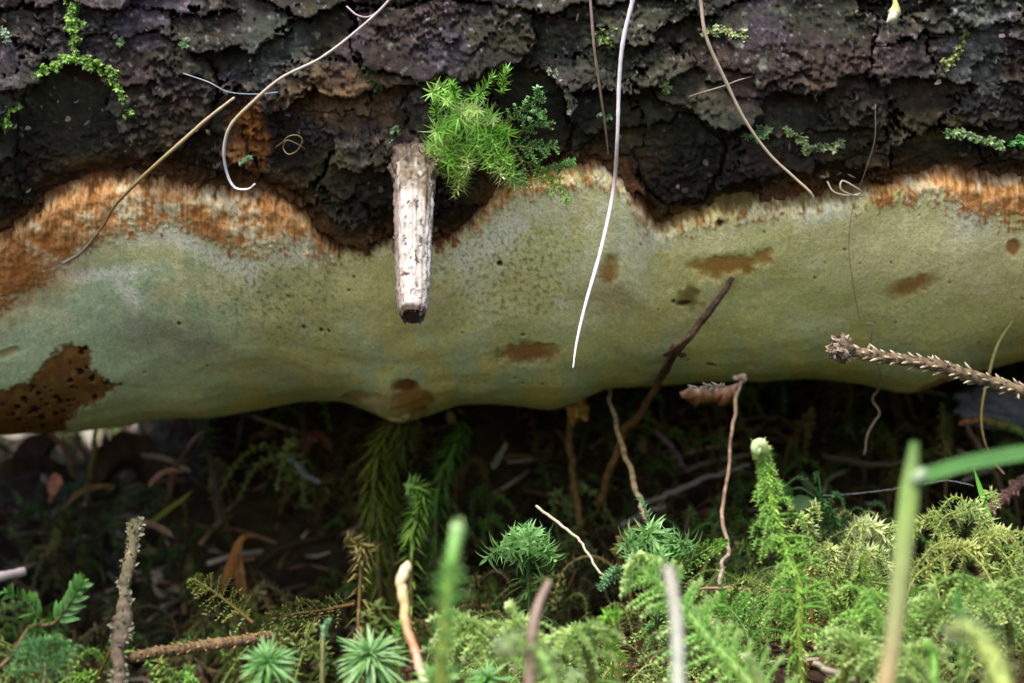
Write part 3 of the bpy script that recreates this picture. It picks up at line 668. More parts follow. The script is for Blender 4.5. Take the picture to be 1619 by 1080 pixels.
#@@REST@@
# ------------------------------------------------------------------ broken branch stub on the log (part of the log)
def branch_stub():
    P = resample(A([on_log(655, 225, -0.006), on_log(654, 268, 0.006), W(652, 330, 0.466), W(651, 430, 0.452), W(651, 500, 0.445)]), 170)
    n, sd = len(P), 72
    T, U, Vv = frames(P)
    a = np.arange(sd) * 2 * math.pi / sd
    t = np.linspace(0, 1, n)
    r = np.interp(t, [0, .12, .3, .5, .8, .97, 1], [.0060, .0056, .0051, .0045, .0037, .0031, .0026])
    AA, TT = np.meshgrid(a, t)
    gro = perlin(AA * 3.2, TT * 1.5, 201) + .6 * perlin(AA * 7.0, TT * 5, 202)
    rr = r[:, None] * (1 + .10 * gro + .07 * fbm(AA * 4, TT * 22, 3, 203) + .25 * sst(.42, .25, TT) * fbm(AA * 2, TT * 16, 3, 204))
    # a long step where the outer wood has split away on one side
    sp = sst(.35, .5, np.cos(AA - 3.5)) * sst(.25, .3, TT)
    rr = rr * (1 - .13 * sp) * (1 + .05 * perlin(AA * 9, TT * 2.5, 211) * sst(.3, .5, TT) + .013 * rng.standard_normal((n, sd)))
    V = P[:, None] + rr[..., None] * (np.cos(a)[None, :, None] * U[:, None] + np.sin(a)[None, :, None] * Vv[:, None])
    c = np.tile(S(190, 180, 170), (n * sd, 1)); x = AA.ravel(); y = TT.ravel()
    def mx(col, m):
        nonlocal c
        c = c + (col - c) * np.clip(m, 0, 1)[:, None]
    mx(S(120, 104, 98), .9 * sst(.25, .75, fbm(x * 3, y * 26, 3, 205)))
    mx(S(150, 136, 120), .5 * sst(.1, .6, perlin(x * 5, y * 3, 206)))
    mx(S(128, 112, 104), .75 * sp.ravel() + .5 * sst(.2, .8, np.cos(x - 3.3))); mx(S(104, 88, 60), sst(.52, .34, y + .16 * fbm(np.cos(x) * 2, y * 8 + np.sin(x) * 2, 3, 207))); mx(S(70, 56, 42), .8 * sst(.36, .26, y) + .7 * sst(.1, .5, fbm(x * 2, y * 14, 3, 209)) * sst(.6, .4, y))
    gv = perlin(x * 9, y * 2.5, 211) + .6 * perlin(x * 16, y * 6, 212); mx(S(120, 108, 100), .5 * sst(.35, .8, gv)); mx(S(160, 150, 142), .35 * sst(.0, .5, fbm(x * 6, y * 60, 3, 213)))
    mx(S(56, 44, 38), .95 * sst(.45, .62, fbm(x * 3.5, y * 34, 3, 208)))
    mx(S(70, 52, 44), sst(.955, .985, y))
    m = MB()
    i = np.arange(n - 1)[:, None] * sd; j = np.arange(sd)[None]; k = (j + 1) % sd
    m.add(V.reshape(-1, 3), c, None, np.stack([i + j, i + k, i + sd + k, i + sd + j], -1).reshape(-1, 4))
    # hollow broken end
    b = V[-1]; ctr = P[-1]
    rim = b.copy() + T[-1] * (0.0006 * rng.standard_normal(sd))[:, None]
    ins = ctr + (b - ctr) * .62 - T[-1] * 0.0004; cc = ctr[None] - T[-1] * 0.0008
    VV = np.concatenate([rim, ins, cc]); CC = np.concatenate([np.tile(S(78, 60, 52), (sd, 1)), np.tile(S(58, 42, 36), (sd + 1, 1))])
    Q = [(q, (q + 1) % sd, sd + (q + 1) % sd, sd + q) for q in range(sd)]; Tt = [(sd + q, sd + (q + 1) % sd, 2 * sd) for q in range(sd)]
    m.add(VV, CC, Tt, Q)
    o = build('branch_stub', m, M_SILVER, log); o['label'] = 'whitish weathered broken branch stub hanging down over the fungus'
    # splinters, beetle crumbs
    def cr(p, s_, col, nm):
        m = MB(); q = rng.standard_normal((14, 3)); q = nrm(q) * s_ * rng.uniform(.7, 1.2, (14, 1)) * A([1, .7, 1.3])
        bmv = p + q
        T = []
        import itertools
        # convex hull by bmesh
        import bmesh
        bm = bmesh.new()
        for w in bmv: bm.verts.new(w)
        bmesh.ops.convex_hull(bm, input=bm.verts)
        for w in [w for w in bm.verts if not w.link_faces]: bm.verts.remove(w)
        bm.verts.index_update()
        VV = [tuple(w.co) for w in bm.verts]; T = [[w.index for w in f.verts] for f in bm.faces if len(f.verts) == 3]; bm.free()
        m.add(VV, col, T); build(nm, m, M_TWIG, o)
    cr(W(653, 396, 0.4515), .00085, S(62, 46, 42), 'bark_crumb'); cr(W(664, 421, 0.4495), .0005, S(70, 52, 44), 'bark_crumb'); cr(W(666, 498, 0.4425), .0005, S(56, 44, 40), 'bark_crumb')
    m = MB(); tube(m, resample(A([W(655, 398, .451), W(659, 410, .4493), W(665, 422, .449)]), 8), .00016, S(80, 60, 52), 5); build('splinter', m, M_TWIG, o)
    m = MB()
    tube(m, resample(A([W(628, 380, .462), W(622, 375, .461)]), 4), [.0003, .00025, .0002, .0001], S(200, 190, 180), 5); tube(m, resample(A([W(676, 372, .462), W(683, 372, .461)]), 4), [.0003, .00025, .0002, .0001], S(200, 190, 180), 5)
    build('splinter', m, M_SILVER, o)
branch_stub()
STUB = [o for o in bpy.data.objects if o.name == 'branch_stub'][0]

# lump of yellow crust where the fungus has grown round a stem
def lump(name, ctr, r, col, mat, parent, sc=(1, 1, 1), amp=.35, n=18, base=None):
    th = np.linspace(0, math.pi, n); ph = np.linspace(0, 2 * math.pi, 2 * n)[:-1]
    TH, PH = np.meshgrid(th, ph, indexing='ij')
    d = np.stack([np.sin(TH) * np.cos(PH), np.sin(TH) * np.sin(PH), np.cos(TH)], -1)
    k = random.randint(1, 900)
    rr = r * (1 + amp * fbm(d[..., 0] * 1.5 + 3 * d[..., 2], d[..., 1] * 1.5 - d[..., 2], 4, k))
    V = ctr + d * rr[..., None] * A(sc)
    m = MB(); w = 2 * n - 1
    i = np.arange(n - 1)[:, None] * w; j = np.arange(w)[None]; kk = (j + 1) % w
    cc = np.asarray(col) * (1 + .5 * fbm(d[..., 0].ravel() * 4 + 2 * d[..., 2].ravel(), d[..., 1].ravel() * 4, 3, k + 3))[:, None].clip(.2, 2)
    m.add(V.reshape(-1, 3), cc, None, np.stack([i + j, i + w + j, i + w + kk, i + kk], -1).reshape(-1, 4))
    return build(name, m, mat, parent, base)
pb = on_fungus(912, 640)
lump('lump', pb + A([0, -.001, -.001]), .0030, S(150, 116, 52), M_WOOD, FUN, (.9, .8, 1.35), .7)['label'] = 'ochre yellow lump grown round a stem at the lower edge'
pb = on_fungus(630, 660); lump('lump', pb + A([0, 0.001, 0.0008]), .0025, S(150, 128, 84), M_FUNG, FUN, (1.3, .9, .8), .3)

# ------------------------------------------------------------------ strands, straws and roots on the log
def strand(name, P, r, col, label, cat='dry grass', group=None, mat=None, n=70, sides=8, parent=None, flat=1.0, kink=0.0):
    P = resample(P, n)
    if kink: P = P + kink * np.stack([fbm(np.linspace(0, 7, n), np.zeros(n), 3, random.randint(1, 999)) for _ in range(3)], 1)
    rr = np.interp(np.linspace(0, 1, n), np.linspace(0, 1, len(r)), r) if np.ndim(r) else np.full(n, r)
    col = np.asarray(col)
    cc = col if col.ndim == 1 else np.stack([np.interp(np.linspace(0, 1, n), np.linspace(0, 1, len(col)), col[:, q]) for q in range(3)], 1)
    m = MB(); tube(m, P, rr * (1 + .06 * rng.standard_normal(n)), cc, sides, flat=flat)
    o = build(name, m, mat or M_STRAW, parent, None if parent is not None else P[0])
    if parent is None: tag(o, label, cat, group)
    elif label: o['label'] = label
    return o
GR = 'dead grass strands hanging over the log'
tan = S(176, 158, 120); gre = S(196, 184, 178); wht = S(232, 226, 232)
L_ = on_log
strand('dead_grass', A([L_(640, -40, .014), L_(612, 4, .012), L_(560, 52, .011), L_(505, 93, .010), L_(445, 123, .009), L_(398, 163, .009), L_(364, 200, .009), L_(354, 240, .009), L_(360, 277, .009), L_(372, 297, .010), L_(392, 299, .011), L_(403, 291, .012)]),
       [.00028, .0003, .00034, .0004, .00036, .00028, .0002], A([gre, gre, tan, wht, wht]), 'pale grass strand hooked round at its lower tip beside the orange wood patch', group=GR, n=110)
strand('dead_grass', A([L_(371, 154, .007), L_(330, 186, .008), L_(285, 226, .008), L_(240, 266, .008), L_(205, 300, .007), L_(180, 328, .006), on_fungus(160, 360, .002), on_fungus(130, 396, .0006), on_fungus(100, 417, .0003)]),
       [.0003, .00042, .00045, .0004, .0003, .0003, .0004], A([tan, tan, S(150, 130, 80), S(110, 92, 66), S(120, 104, 76), S(190, 200, 180)]), 'straight tan grass straw slanting down onto the green crust', group=GR)
strand('dead_grass', A([L_(1010, -40, .02), L_(1000, 2, .020), L_(985, 66, .020), L_(979, 130, .020), L_(976, 220, .022), W(970, 300, .475), W(950, 395, .473), W(926, 480, .471), W(912, 540, .470), W(906, 582, .469)]),
       [.0005, .0005, .00045, .0004, .00045, .0004, .0003, .00015], A([gre, wht, gre, wht, wht]), 'long white grass blade hanging straight down in front of the fungus', group=GR, n=110, flat=.6)
strand('dead_grass', A([L_(930, -40, .006), L_(935, 20, .006), L_(940, 80, .006), L_(950, 150, .005), L_(957, 200, .004), L_(962, 245, .003)]),
       [.0003, .00035, .0003, .00025, .00015], A([S(150, 130, 120), S(140, 118, 100)]), 'thin brown straw hanging beside the long white blade', group=GR)
strand('dead_grass', A([L_(1100, -40, .010), L_(1108, 4, .009), L_(1117, 60, .009), L_(1150, 134, .008), L_(1178, 190, .008), L_(1215, 242, .008), L_(1255, 280, .009), L_(1280, 303, .010), L_(1287, 316, .010), L_(1285, 322, .010)]),
       [.0004, .00042, .0004, .0003, .0003, .0003, .0002], A([S(190, 168, 150), S(196, 180, 150), tan]), 'curved tan straw falling diagonally over the bark to the crust edge', group=GR, n=90)
TH = 'fine root threads and hairs on the log'
strand('root_thread', A([L_(290, 116, .003), L_(330, 130, .006), L_(360, 145, .007), L_(400, 149, .006), L_(440, 146, .004)]), .00012, S(150, 160, 170), 'fine bluish thread crossing behind the hooked grass strand', 'thread', TH)
strand('root_thread', A([L_(548, 10, .004), L_(565, 24, .006), L_(585, 26, .006), L_(608, 8, .005), L_(625, -20, .004)]), .0002, S(170, 150, 160), 'fine curved hair above the hooked grass, at the top edge', 'thread', TH)
strand('root_thread', A([L_(1090, 153, .003), L_(1115, 145, .006), L_(1145, 136, .006), L_(1165, 128, .004), L_(1192, 120, .003)]), .0002, S(140, 120, 104), 'brown rootlet crossing under the curved tan straw', 'thread', TH)
strand('root_thread', A([L_(1308, 287, .004), L_(1318, 303, .006), L_(1340, 309, .006), L_(1362, 305, .006), L_(1352, 296, .007), L_(1332, 286, .007), L_(1330, 300, .008), L_(1350, 309, .007), L_(1366, 310, .005)]), .0002, S(176, 160, 140), 'small tangled loop of hair on the upper crust edge', 'thread', TH)
strand('root_thread', A([L_(1384, 165, .004), L_(1383, 220, .006), L_(1370, 265, .006), L_(1358, 300, .005), on_fungus(1345, 345, .001), on_fungus(1342, 400, .001), on_fungus(1350, 450, .001), on_fungus(1358, 505, .001)]),
       .00008, S(130, 120, 100), 'faint whitish thread running down from bark onto the fungus', 'thread', TH)
strand('root_thread', A([on_fungus(1360, 512, .002), on_fungus(1380, 515, .004), on_fungus(1376, 545, .005), on_fungus(1392, 590, .004), W(1390, 615, .55), W(1380, 630, .555), W(1390, 655, .556), W(1370, 690, .556), W(1366, 720, .556)]),
       [.00016, .00018, .00022, .00025, .0003, .0002], S(160, 140, 110), 'crinkled rootlet dangling from the fungus edge into the dark', 'thread', TH, kink=.0004)
strand('root_thread', A([W(1612, 492, .52), W(1580, 540, .52), W(1564, 590, .522), W(1552, 650, .525), W(1556, 695, .527), W(1572, 730, .53), W(1588, 750, .53)]),
       [.0003, .00045, .0003, .00025, .00022], A([S(170, 160, 90), S(150, 130, 80), S(140, 120, 90)]), 'thin bent straw hanging past the peg-covered spruce twig', 'thread', TH)
strand('root_thread', A([L_(436, 233, .003), L_(446, 226, .006), L_(456, 216, .007), L_(470, 214, .007), L_(478, 222, .007), L_(470, 238, .007), L_(456, 244, .007), L_(448, 234, .006), L_(454, 222, .006), L_(474, 230, .005), L_(482, 236, .003)]), .00016, S(120, 104, 70), 'tiny curled hair loop on the dark plate right of the hooked strand', 'thread', TH)
strand('spider_thread', A([W(1290, 782, .53), W(1320, 783, .531), W(1400, 775, .53), W(1470, 763, .528), W(1500, 760, .527), W(1540, 768, .525)]), .000035, S(200, 200, 205), 'spider silk line strung between the moss and the green grass tip', 'spider silk')
strand('catkin_scale', A([L_(1412, -14, .004), L_(1416, 10, .008), L_(1412, 26, .010), L_(1402, 36, .010)]), [.0004, .0006, .0014, .0011, .0002], A([S(150, 150, 60), S(180, 180, 120), S(235, 235, 225)]), 'tiny whitish bud scale hanging on the bark near the top', 'bud scale', n=24)

# ------------------------------------------------------------------ spruce twig, stems and twigs in front of the gap
def spruce_twig(name, P, r, label, npeg, knob=0.0, peg=.0022, col0=S(112, 94, 70), colp=S(176, 162, 138)):
    P = resample(P, 120); root = thing(name, P[0], label, 'twig', 'dead twigs')
    rr = np.interp(np.linspace(0, 1, 120), np.linspace(0, 1, len(r)), r)
    m = MB(); tube(m, P, rr * (1 + .08 * rng.standard_normal(120)), col0 * (1 + .3 * rng.standard_normal((120, 1))).clip(.4, 1.6), 12, rough=.06)
    build('stem', m, M_TWIG, root)
    m = MB(); T, U, Vv = frames(P)
    for q in range(npeg):
        i = int(4 + (q + rng.uniform(0, .6)) / npeg * 113); a = q * 2.4 + rng.uniform(-.3, .3)
        R = math.cos(a) * U[i] + math.sin(a) * Vv[i]; d = nrm(.55 * R - .8 * T[i]) if rng.uniform() < .9 else R
        b = P[i] + R * rr[i] * .85; l = peg * rng.uniform(.55, 1.2)
        tube(m, A([b + T[i] * l * .5 - R * rr[i] * .1, b, b + d * l * .5, b + d * l]), A([.0006, .00055, .0004, .0001]) * peg / .0026, A([col0, col0, colp, colp]), 5)
    build('leaf_peg', m, M_TWIG, root)['kind'] = 'stuff'
    if knob:
        lump('knob', P[0], knob, S(100, 80, 64), M_TWIG, root, (.95, .9, 1.05), .5)
        m = MB()
        for q in range(34):
            d = nrm(A([-.6, -.5, .3]) + .9 * rng.standard_normal(3)); b = P[0] + d * knob * .8
            leaves(m, b[None], nrm(d + .5 * rng.standard_normal(3))[None], -d[None], knob * .75, knob * .5, .5, S(120, 100, 82), S(176, 160, 140))
        build('bud_scale', m, M_TWIG, root)['kind'] = 'stuff'
    return root
spruce_twig('spruce_twig', WP((1330, 552, .474), (1400, 565, .475), (1480, 578, .477), (1560, 602, .48), (1640, 628, .485), (1760, 690, .49), (1900, 800, .495), (1960, 985, .5)),
            [.0011, .0012, .0013, .0014, .0015, .0016], 'pale spruce twig covered in leaf pegs with a round knob at its end', 150, .0026)
spruce_twig('spruce_twig', WP((1560, 810, .53), (1590, 785, .54), (1630, 750, .55), (1700, 700, .57)), [.0011, .0013, .0014], 'reddish brown twig tip sloping up behind the pale arching moss', 50, 0, .002, S(112, 78, 70), S(160, 126, 110))
spruce_twig('spruce_twig', WP((205, 1040, .425), (260, 1030, .43), (320, 1022, .435), (388, 1012, .44), (430, 1006, .445)), [.0010, .0012, .0012, .001], 'tan ridged twig lying level just left of the star moss', 70, 0, .0013, S(112, 90, 58), S(150, 126, 84))

def twig(name, P, r, col, label, lich=None, n=80, group='dead twigs', cat='twig', kink=.0006, sides=9, mat=None):
    P = resample(P, n) + kink * np.stack([fbm(np.linspace(0, 9, n), np.zeros(n), 3, random.randint(1, 999)) for _ in range(3)], 1)
    root = thing(name, P[0], label, cat, group)
    rr = np.interp(np.linspace(0, 1, n), np.linspace(0, 1, len(r)), r) * (1 + .1 * fbm(np.linspace(0, 14, n), np.ones(n), 3, random.randint(1, 99)))
    c = np.tile(col, (n, 1)) if np.ndim(col) == 1 else np.stack([np.interp(np.linspace(0, 1, n), np.linspace(0, 1, len(col)), A(col)[:, q]) for q in range(3)], 1)
    c = c * (1 + .25 * rng.standard_normal((n, 1))).clip(.5, 1.5)
    m = MB(); tube(m, P, rr, c, sides, rough=.08); build('stem', m, mat or M_TWIG, root)
    return root, P, rr
rt, P, rr = twig('lichen_twig', WP((188, 1120, .415), (187, 1075, .42), (190, 1010, .425), (194, 975, .43), (203, 900, .44), (212, 838, .45), (214, 826, .452)), [.0011, .0013, .0014, .0022, .0012, .0013, .0014, .0012],
                 A([S(104, 92, 76), S(90, 76, 62), S(88, 80, 58), S(84, 80, 48)]), 'knobbly upright twig crusted with lichen on the shaded side', group=None)
m = MB()
for q in range(420):
    i = rng.integers(2, 78); d = nrm(rng.standard_normal(3)); leaves(m, (P[i] + d * rr[i] * .8)[None], nrm(d + rng.standard_normal(3))[None], d[None], rng.uniform(.0006, .0018), .0009, .6, S(112, 110, 82) * rng.uniform(.4, 1.3), S(140, 134, 110))
build('lichen', m, M_TWIG, rt)['kind'] = 'stuff'

# the stem that grows up into the crust
fp = on_fungus(1158, 440)
near = lambda u, v, k: (lambda p: A([0, 0, CZ]) + (p - A([0, 0, CZ])) * (1 - k / np.linalg.norm(p)))(on_fungus(u, v))
rt, P, rr = twig('dead_stalk', A([W(946, 800, .60), W(960, 755, .59), W(985, 690, .575), W(1010, 655, .562), W(1040, 606, .548), near(1072, 556, .010), near(1110, 508, .006), near(1140, 468, .003), fp]),
                 [.0010, .0010, .0010, .0010, .0009, .0009, .0008, .0006], A([S(130, 96, 44), S(120, 84, 40), S(92, 66, 46), S(74, 52, 42), S(82, 62, 48)]), 'thin dark stem rising slantwise out of the gap into the fungus', group='dead stems in the gap', cat='stem')
m = MB(); 
for q in range(5): leaves(m, near(1075, 556, .010)[None], nrm(A([rng.uniform(-.5, .8), -.4, rng.uniform(-1, -.1)]))[None], A([[0, -1, .2]]), .004, .002, .8, S(96, 66, 46), S(110, 80, 60), 2)
for (u, v, u2, v2) in [(1046, 588, 1063, 545), (1090, 530, 1050, 562)]:
    tube(m, resample(A([near(u, v, .011), near((u + u2) / 2 + 4, (v + v2) / 2, .012), near(u2, v2, .010)]), 8), .0005, S(86, 60, 48), 5)
build('withered_leaf', m, M_DEAD, rt)
twig('dead_stalk', WP((1020, 822, .53), (1012, 790, .533), (995, 740, .54), (980, 690, .545), (966, 640, .555), (962, 615, .56)), [.0006, .0007, .0007, .0006, .0005], A([S(150, 126, 108), S(150, 126, 84), S(130, 110, 92)]), 'thin pale brown stem leaning left in the gap below the fungus', group='dead stems in the gap', cat='stem')
twig('dead_stalk', WP((918, 830, .60), (910, 780, .598), (903, 730, .595), (900, 680, .588), (906, 655, .58)), [.0010, .0009, .0009, .0010], A([S(128, 98, 48), S(110, 82, 36)]), 'ochre upright stem standing under the yellow lump', group='dead stems in the gap', cat='stem')
rt, P, rr = twig('dead_stalk', WP((1138, 925, .49), (1142, 890, .492), (1153, 872, .494), (1143, 820, .50), (1150, 745, .51), (1160, 660, .52), (1170, 612, .525), (1176, 596, .525), (1160, 598, .526)), [.00045, .00045, .0005, .00045, .00045, .0005, .0008, .0007],
                  A([S(170, 150, 140), S(150, 124, 106), S(124, 98, 78), S(140, 116, 92), S(170, 150, 130)]), 'long wavy reddish stem with a withered leaf hooked at its top', group='dead stems in the gap', cat='stem')
m = MB(); n = 20; t = np.linspace(0, 1, n)
up = resample(WP((1166, 603, .526), (1140, 612, .524), (1110, 612, .525), (1074, 618, .528)), n); lo = resample(WP((1160, 628, .525), (1140, 636, .526), (1110, 640, .528), (1076, 636, .529)), n)
mid = (up + lo) / 2 + A([0, -.002, 0]); wob = lambda k: .0011 * np.stack([perlin(t * 6, t * 0 + k + q, 400) for q in range(3)], 1); Vv = np.stack([up + wob(.3), mid + wob(4.3), lo + wob(8.3) * 1.6], 1).reshape(-1, 3)
i = np.arange(n - 1)[:, None] * 3 + np.arange(2)[None]; cl = np.tile(A([S(150, 126, 104), S(128, 86, 50), S(96, 62, 32)]), (n, 1)) * (1 + .25 * rng.standard_normal((3 * n, 1))).clip(.5, 1.6)
m.add(Vv, cl, None, np.stack([i, i + 1, i + 4, i + 3], -1).reshape(-1, 4))
for q in range(16):
    p = up[rng.integers(0, n)]; tube(m, A([p, p + A([rng.uniform(-.003, .001), -.001, rng.uniform(-.0006, .0012)])]), [.00025, .0001], S(200, 186, 170), 4)
build('withered_leaf', m, M_DEAD, rt)

strand('dead_stalk', WP((1360, 900, .44), (700, 1100, .4)) if 0 else WP((690, 1130, .385), (672, 1080, .39), (652, 1020, .395), (638, 960, .40), (636, 920, .402), (640, 892, .404)), [.0007, .0008, .0009, .0009, .0010, .0011, .0011], A([S(226, 206, 196), S(220, 196, 170), S(186, 120, 84), S(196, 168, 110), S(206, 184, 140), S(216, 200, 160)]),
       'pale bent straw stub with a broken top among the star moss', 'stem', 'dead stems among the moss', n=60, kink=.0005)
strand('dead_stalk', WP((962, 920, .46), (945, 900, .462), (925, 868, .465), (912, 850, .467), (880, 825, .47), (848, 800, .475)), [.00025, .0003, .0003, .00035, .00035], A([S(176, 160, 136), S(176, 160, 136)]), 'slender pale straw with an elbow leaning over the middle moss', 'stem', 'dead stems among the moss', kink=.0003)
strand('dead_stalk', WP((838, 1140, .335), (838, 1070, .338), (842, 1000, .34), (852, 955, .342), (868, 920, .345)), [.0009, .0010, .0010, .0008, .0006], A([S(120, 98, 80), S(126, 104, 86), S(140, 118, 100)]), 'blurred brown stalk with an elbow between the star moss and the frond', 'stem', 'dead stems among the moss', n=40)
strand('dead_stalk', WP((1085, 1260, .29), (1073, 1090, .296), (1072, 1020, .298), (1066, 950, .30), (1056, 897, .302)), [.0010, .0010, .0010, .0009, .0009], A([S(170, 172, 150), S(176, 176, 160), S(160, 150, 136)]), 'blurred grey straw stub standing upright across the feathery frond', 'stem', 'dead stems among the moss', n=40)
strand('dead_stalk', WP((1105, 931, .475), (1150, 930, .475), (1190, 934, .476), (1235, 934, .477), (1300, 940, .48)), [.0003, .0005, .0005, .0004], A([S(136, 100, 84), S(130, 96, 80)]), 'pinkish rootlet lying level behind the feathery frond', 'stem', 'dead stems among the moss', kink=.0005)
strand('dead_stalk', WP((1285, 1048, .42), (1350, 1075, .418), (1440, 1072, .42), (1480, 1076, .42)), [.0006, .0009, .0010, .0008], S(150, 136, 118), 'grey twig lying low at the lower edge under the tall shoot', 'stem', 'dead stems among the moss', kink=.0005)
strand('wood_splinter', WP((-60, 925, .40), (0, 912, .405), (40, 903, .41)), [.0009, .0009, .0008], S(160, 146, 140), 'pale wood splinter poking in above the small fern sprig', 'splinter', n=20, flat=.5)

# ------------------------------------------------------------------ living grass, close to the lens
gr = thing('grass_plant', W(1385, 1280, .297), 'out of focus green grass stem fading to straw, with one blade bent level', 'grass')
m = MB(); P = resample(WP((1385, 1290, .296), (1395, 1120, .298), (1410, 1030, .30), (1425, 900, .302), (1438, 780, .304), (1446, 700, .306)), 60)
cc = np.stack([np.interp(np.linspace(0, 1, 60), [0, .25, .5, .75, 1], A([S(196, 160, 120), S(190, 160, 116), S(166, 170, 112), S(150, 176, 92), S(84, 120, 50)])[:, q]) for q in range(3)], 1)
tube(m, P, np.interp(np.linspace(0, 1, 60), [0, .5, .8, 1], [.0011, .0013, .0015, .0007]), cc, 10, flat=.7); build('stalk', m, M_GRASS, gr)
m = MB(); P = resample(WP((1446, 762, .3045), (1462, 752, .305), (1520, 734, .308), (1580, 722, .312), (1640, 714, .316), (1740, 716, .325), (1830, 760, .332)), 40); n = 40
w = np.interp(np.linspace(0, 1, n), [0, .1, .6, 1], [.0006, .0011, .0012, .0002])[:, None]
up = A([0, .45, .89]); Vv = np.stack([P - up * w, P + A([0, .0003, -.0003]), P + up * w], 1).reshape(-1, 3); i = np.arange(n - 1)[:, None] * 3 + np.arange(2)[None]
m.add(Vv, np.tile(A([S(98, 146, 76), S(90, 138, 70), S(104, 154, 80)]), (n, 1)), None, np.stack([i, i + 1, i + 4, i + 3], -1).reshape(-1, 4)); build('blade', m, M_GRASS, gr)
m = MB(); tube(m, resample(WP((1444, 764, .3035), (1456, 750, .303), (1462, 742, .304)), 8), [.0007, .0010, .0008, .0003], S(170, 190, 150), 8); build('ligule', m, M_GRASS, gr)

def blade(P, w, c0, c1, label, group=None):
    P = resample(P, 24); n = 24; w = (np.interp(np.linspace(0, 1, n), [0, .3, .8, 1], [.8, 1, .6, .02]) * w)[:, None]
    T = nrm(np.gradient(P, axis=0)); sd = nrm(np.cross(T, A([0, 1, 0.15])))
    t = np.linspace(0, 1, n)[:, None, None]
    Vv = np.stack([P - sd * w, P + A([0, .0004, 0]), P + sd * w], 1); i = np.arange(n - 1)[:, None] * 3 + np.arange(2)[None]
    m = MB(); m.add(Vv.reshape(-1, 3), ((1 - t) * c0 + t * c1 + 0 * Vv).reshape(-1, 3), None, np.stack([i, i + 1, i + 4, i + 3], -1).reshape(-1, 4))
    return tag(build('young_grass', m, M_GRASS, None, P[0]), label, 'grass', group)
blade(WP((1585, 880, .478), (1570, 840, .478), (1555, 790, .478), (1538, 735, .478)), .0009, S(130, 160, 70), S(110, 190, 70), 'short bright green grass tip standing up through the arching moss')
blade(WP((236, 828, .62), (262, 808, .615), (285, 792, .61), (306, 774, .605)), .0008, S(126, 130, 50), S(150, 150, 70), 'yellow green grass piece leaning right in the gap on the shaded side')

# ------------------------------------------------------------------ mosses
G1, G2, G3 = S(98, 144, 54), S(124, 168, 76), S(78, 124, 54)
TIP, PALE, MINT, DK, YEL = S(206, 226, 170), S(176, 188, 120), S(140, 186, 120), S(62, 90, 34), S(164, 180, 88)
BRN = S(116, 84, 46)
MG = 'moss shoots at the front of the forest floor'

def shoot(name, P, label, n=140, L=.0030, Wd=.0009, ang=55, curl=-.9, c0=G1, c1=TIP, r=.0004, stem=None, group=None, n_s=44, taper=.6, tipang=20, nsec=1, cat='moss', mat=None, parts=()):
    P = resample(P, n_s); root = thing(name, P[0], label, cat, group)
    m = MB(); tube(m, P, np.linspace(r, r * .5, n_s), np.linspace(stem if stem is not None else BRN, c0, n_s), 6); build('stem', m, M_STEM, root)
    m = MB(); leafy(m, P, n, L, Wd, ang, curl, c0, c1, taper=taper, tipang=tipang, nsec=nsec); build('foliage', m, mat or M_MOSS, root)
    return root, P

def frond(name, P, side, label, nb=16, bl=.009, c0=G1, c1=TIP, L=.0011, Wd=.00045, lpb=26, droop=.3, ang=58, rst=.00045, r=.00016, group=None, stem=None, prof=(.55, 1, .8, .25), t0=.1, sides=(-1, 1), main=True, jit=.15, cat='moss', out=None, leaflet=0, thick=1):
    """a feather moss frond: stem with two rows of leafy branches, each branch a part"""
    P = resample(P, 50); T = nrm(np.gradient(P, axis=0)); root = thing(name, P[0], label, cat, group)
    m = MB(); tube(m, P, np.linspace(rst, rst * .4, 50), np.linspace(stem if stem is not None else BRN, c0, 50), 6)
    if main: leafy(m, P[4:], int(lpb * thick * 2.2), L * 1.2 * thick ** .5, Wd * 1.2, 35, -.4, c0, c1, taper=.9)
    build('stem', m, M_MOSS, root)
    side = nrm(A(side))
    for q in range(nb):
        t = t0 + (1 - t0) * (q + .5) / nb
        i = min(int(t * 49), 48); l = bl * np.interp(t, [0, .33, .66, 1], prof)
        for sg in sides:
            i2 = min(max(i + int(rng.integers(-1, 2)), 0), 49)
            a = rad(ang * rng.uniform(.85, 1.15)); d = nrm(math.cos(a) * T[i2] + sg * math.sin(a) * side + jit * rng.standard_normal(3))
            ll = l * rng.uniform(.75, 1.15); s_ = np.linspace(0, 1, 8)[:, None]
            Bp = P[i2] + d * ll * s_ + A([0, 0, -1]) * droop * ll * s_ ** 2 + (0 if out is None else A(out) * ll * s_ ** 2)
            if leaflet:
                m = MB(); leaves(m, Bp[:1], d[None] + A([[0, 0, .1]]), np.cross(d, side)[None] + A([[0, -.8, .3]]), leaflet * (ll / bl) ** .5, leaflet * .26, rng.uniform(-.25, .1), c0 * rng.uniform(.8, 1.1), c1, 3, .2); build('leaflet', m, M_MOSS, root); continue
            m = MB(); tube(m, Bp, np.linspace(r, r * .4, 8), c0 * .9, 4, cap=False)
            leafy(m, Bp, lpb, L, Wd, 42, -.3, c0, c1, t0=0, taper=.7)
            build('branch', m, M_MOSS, root)
    return root

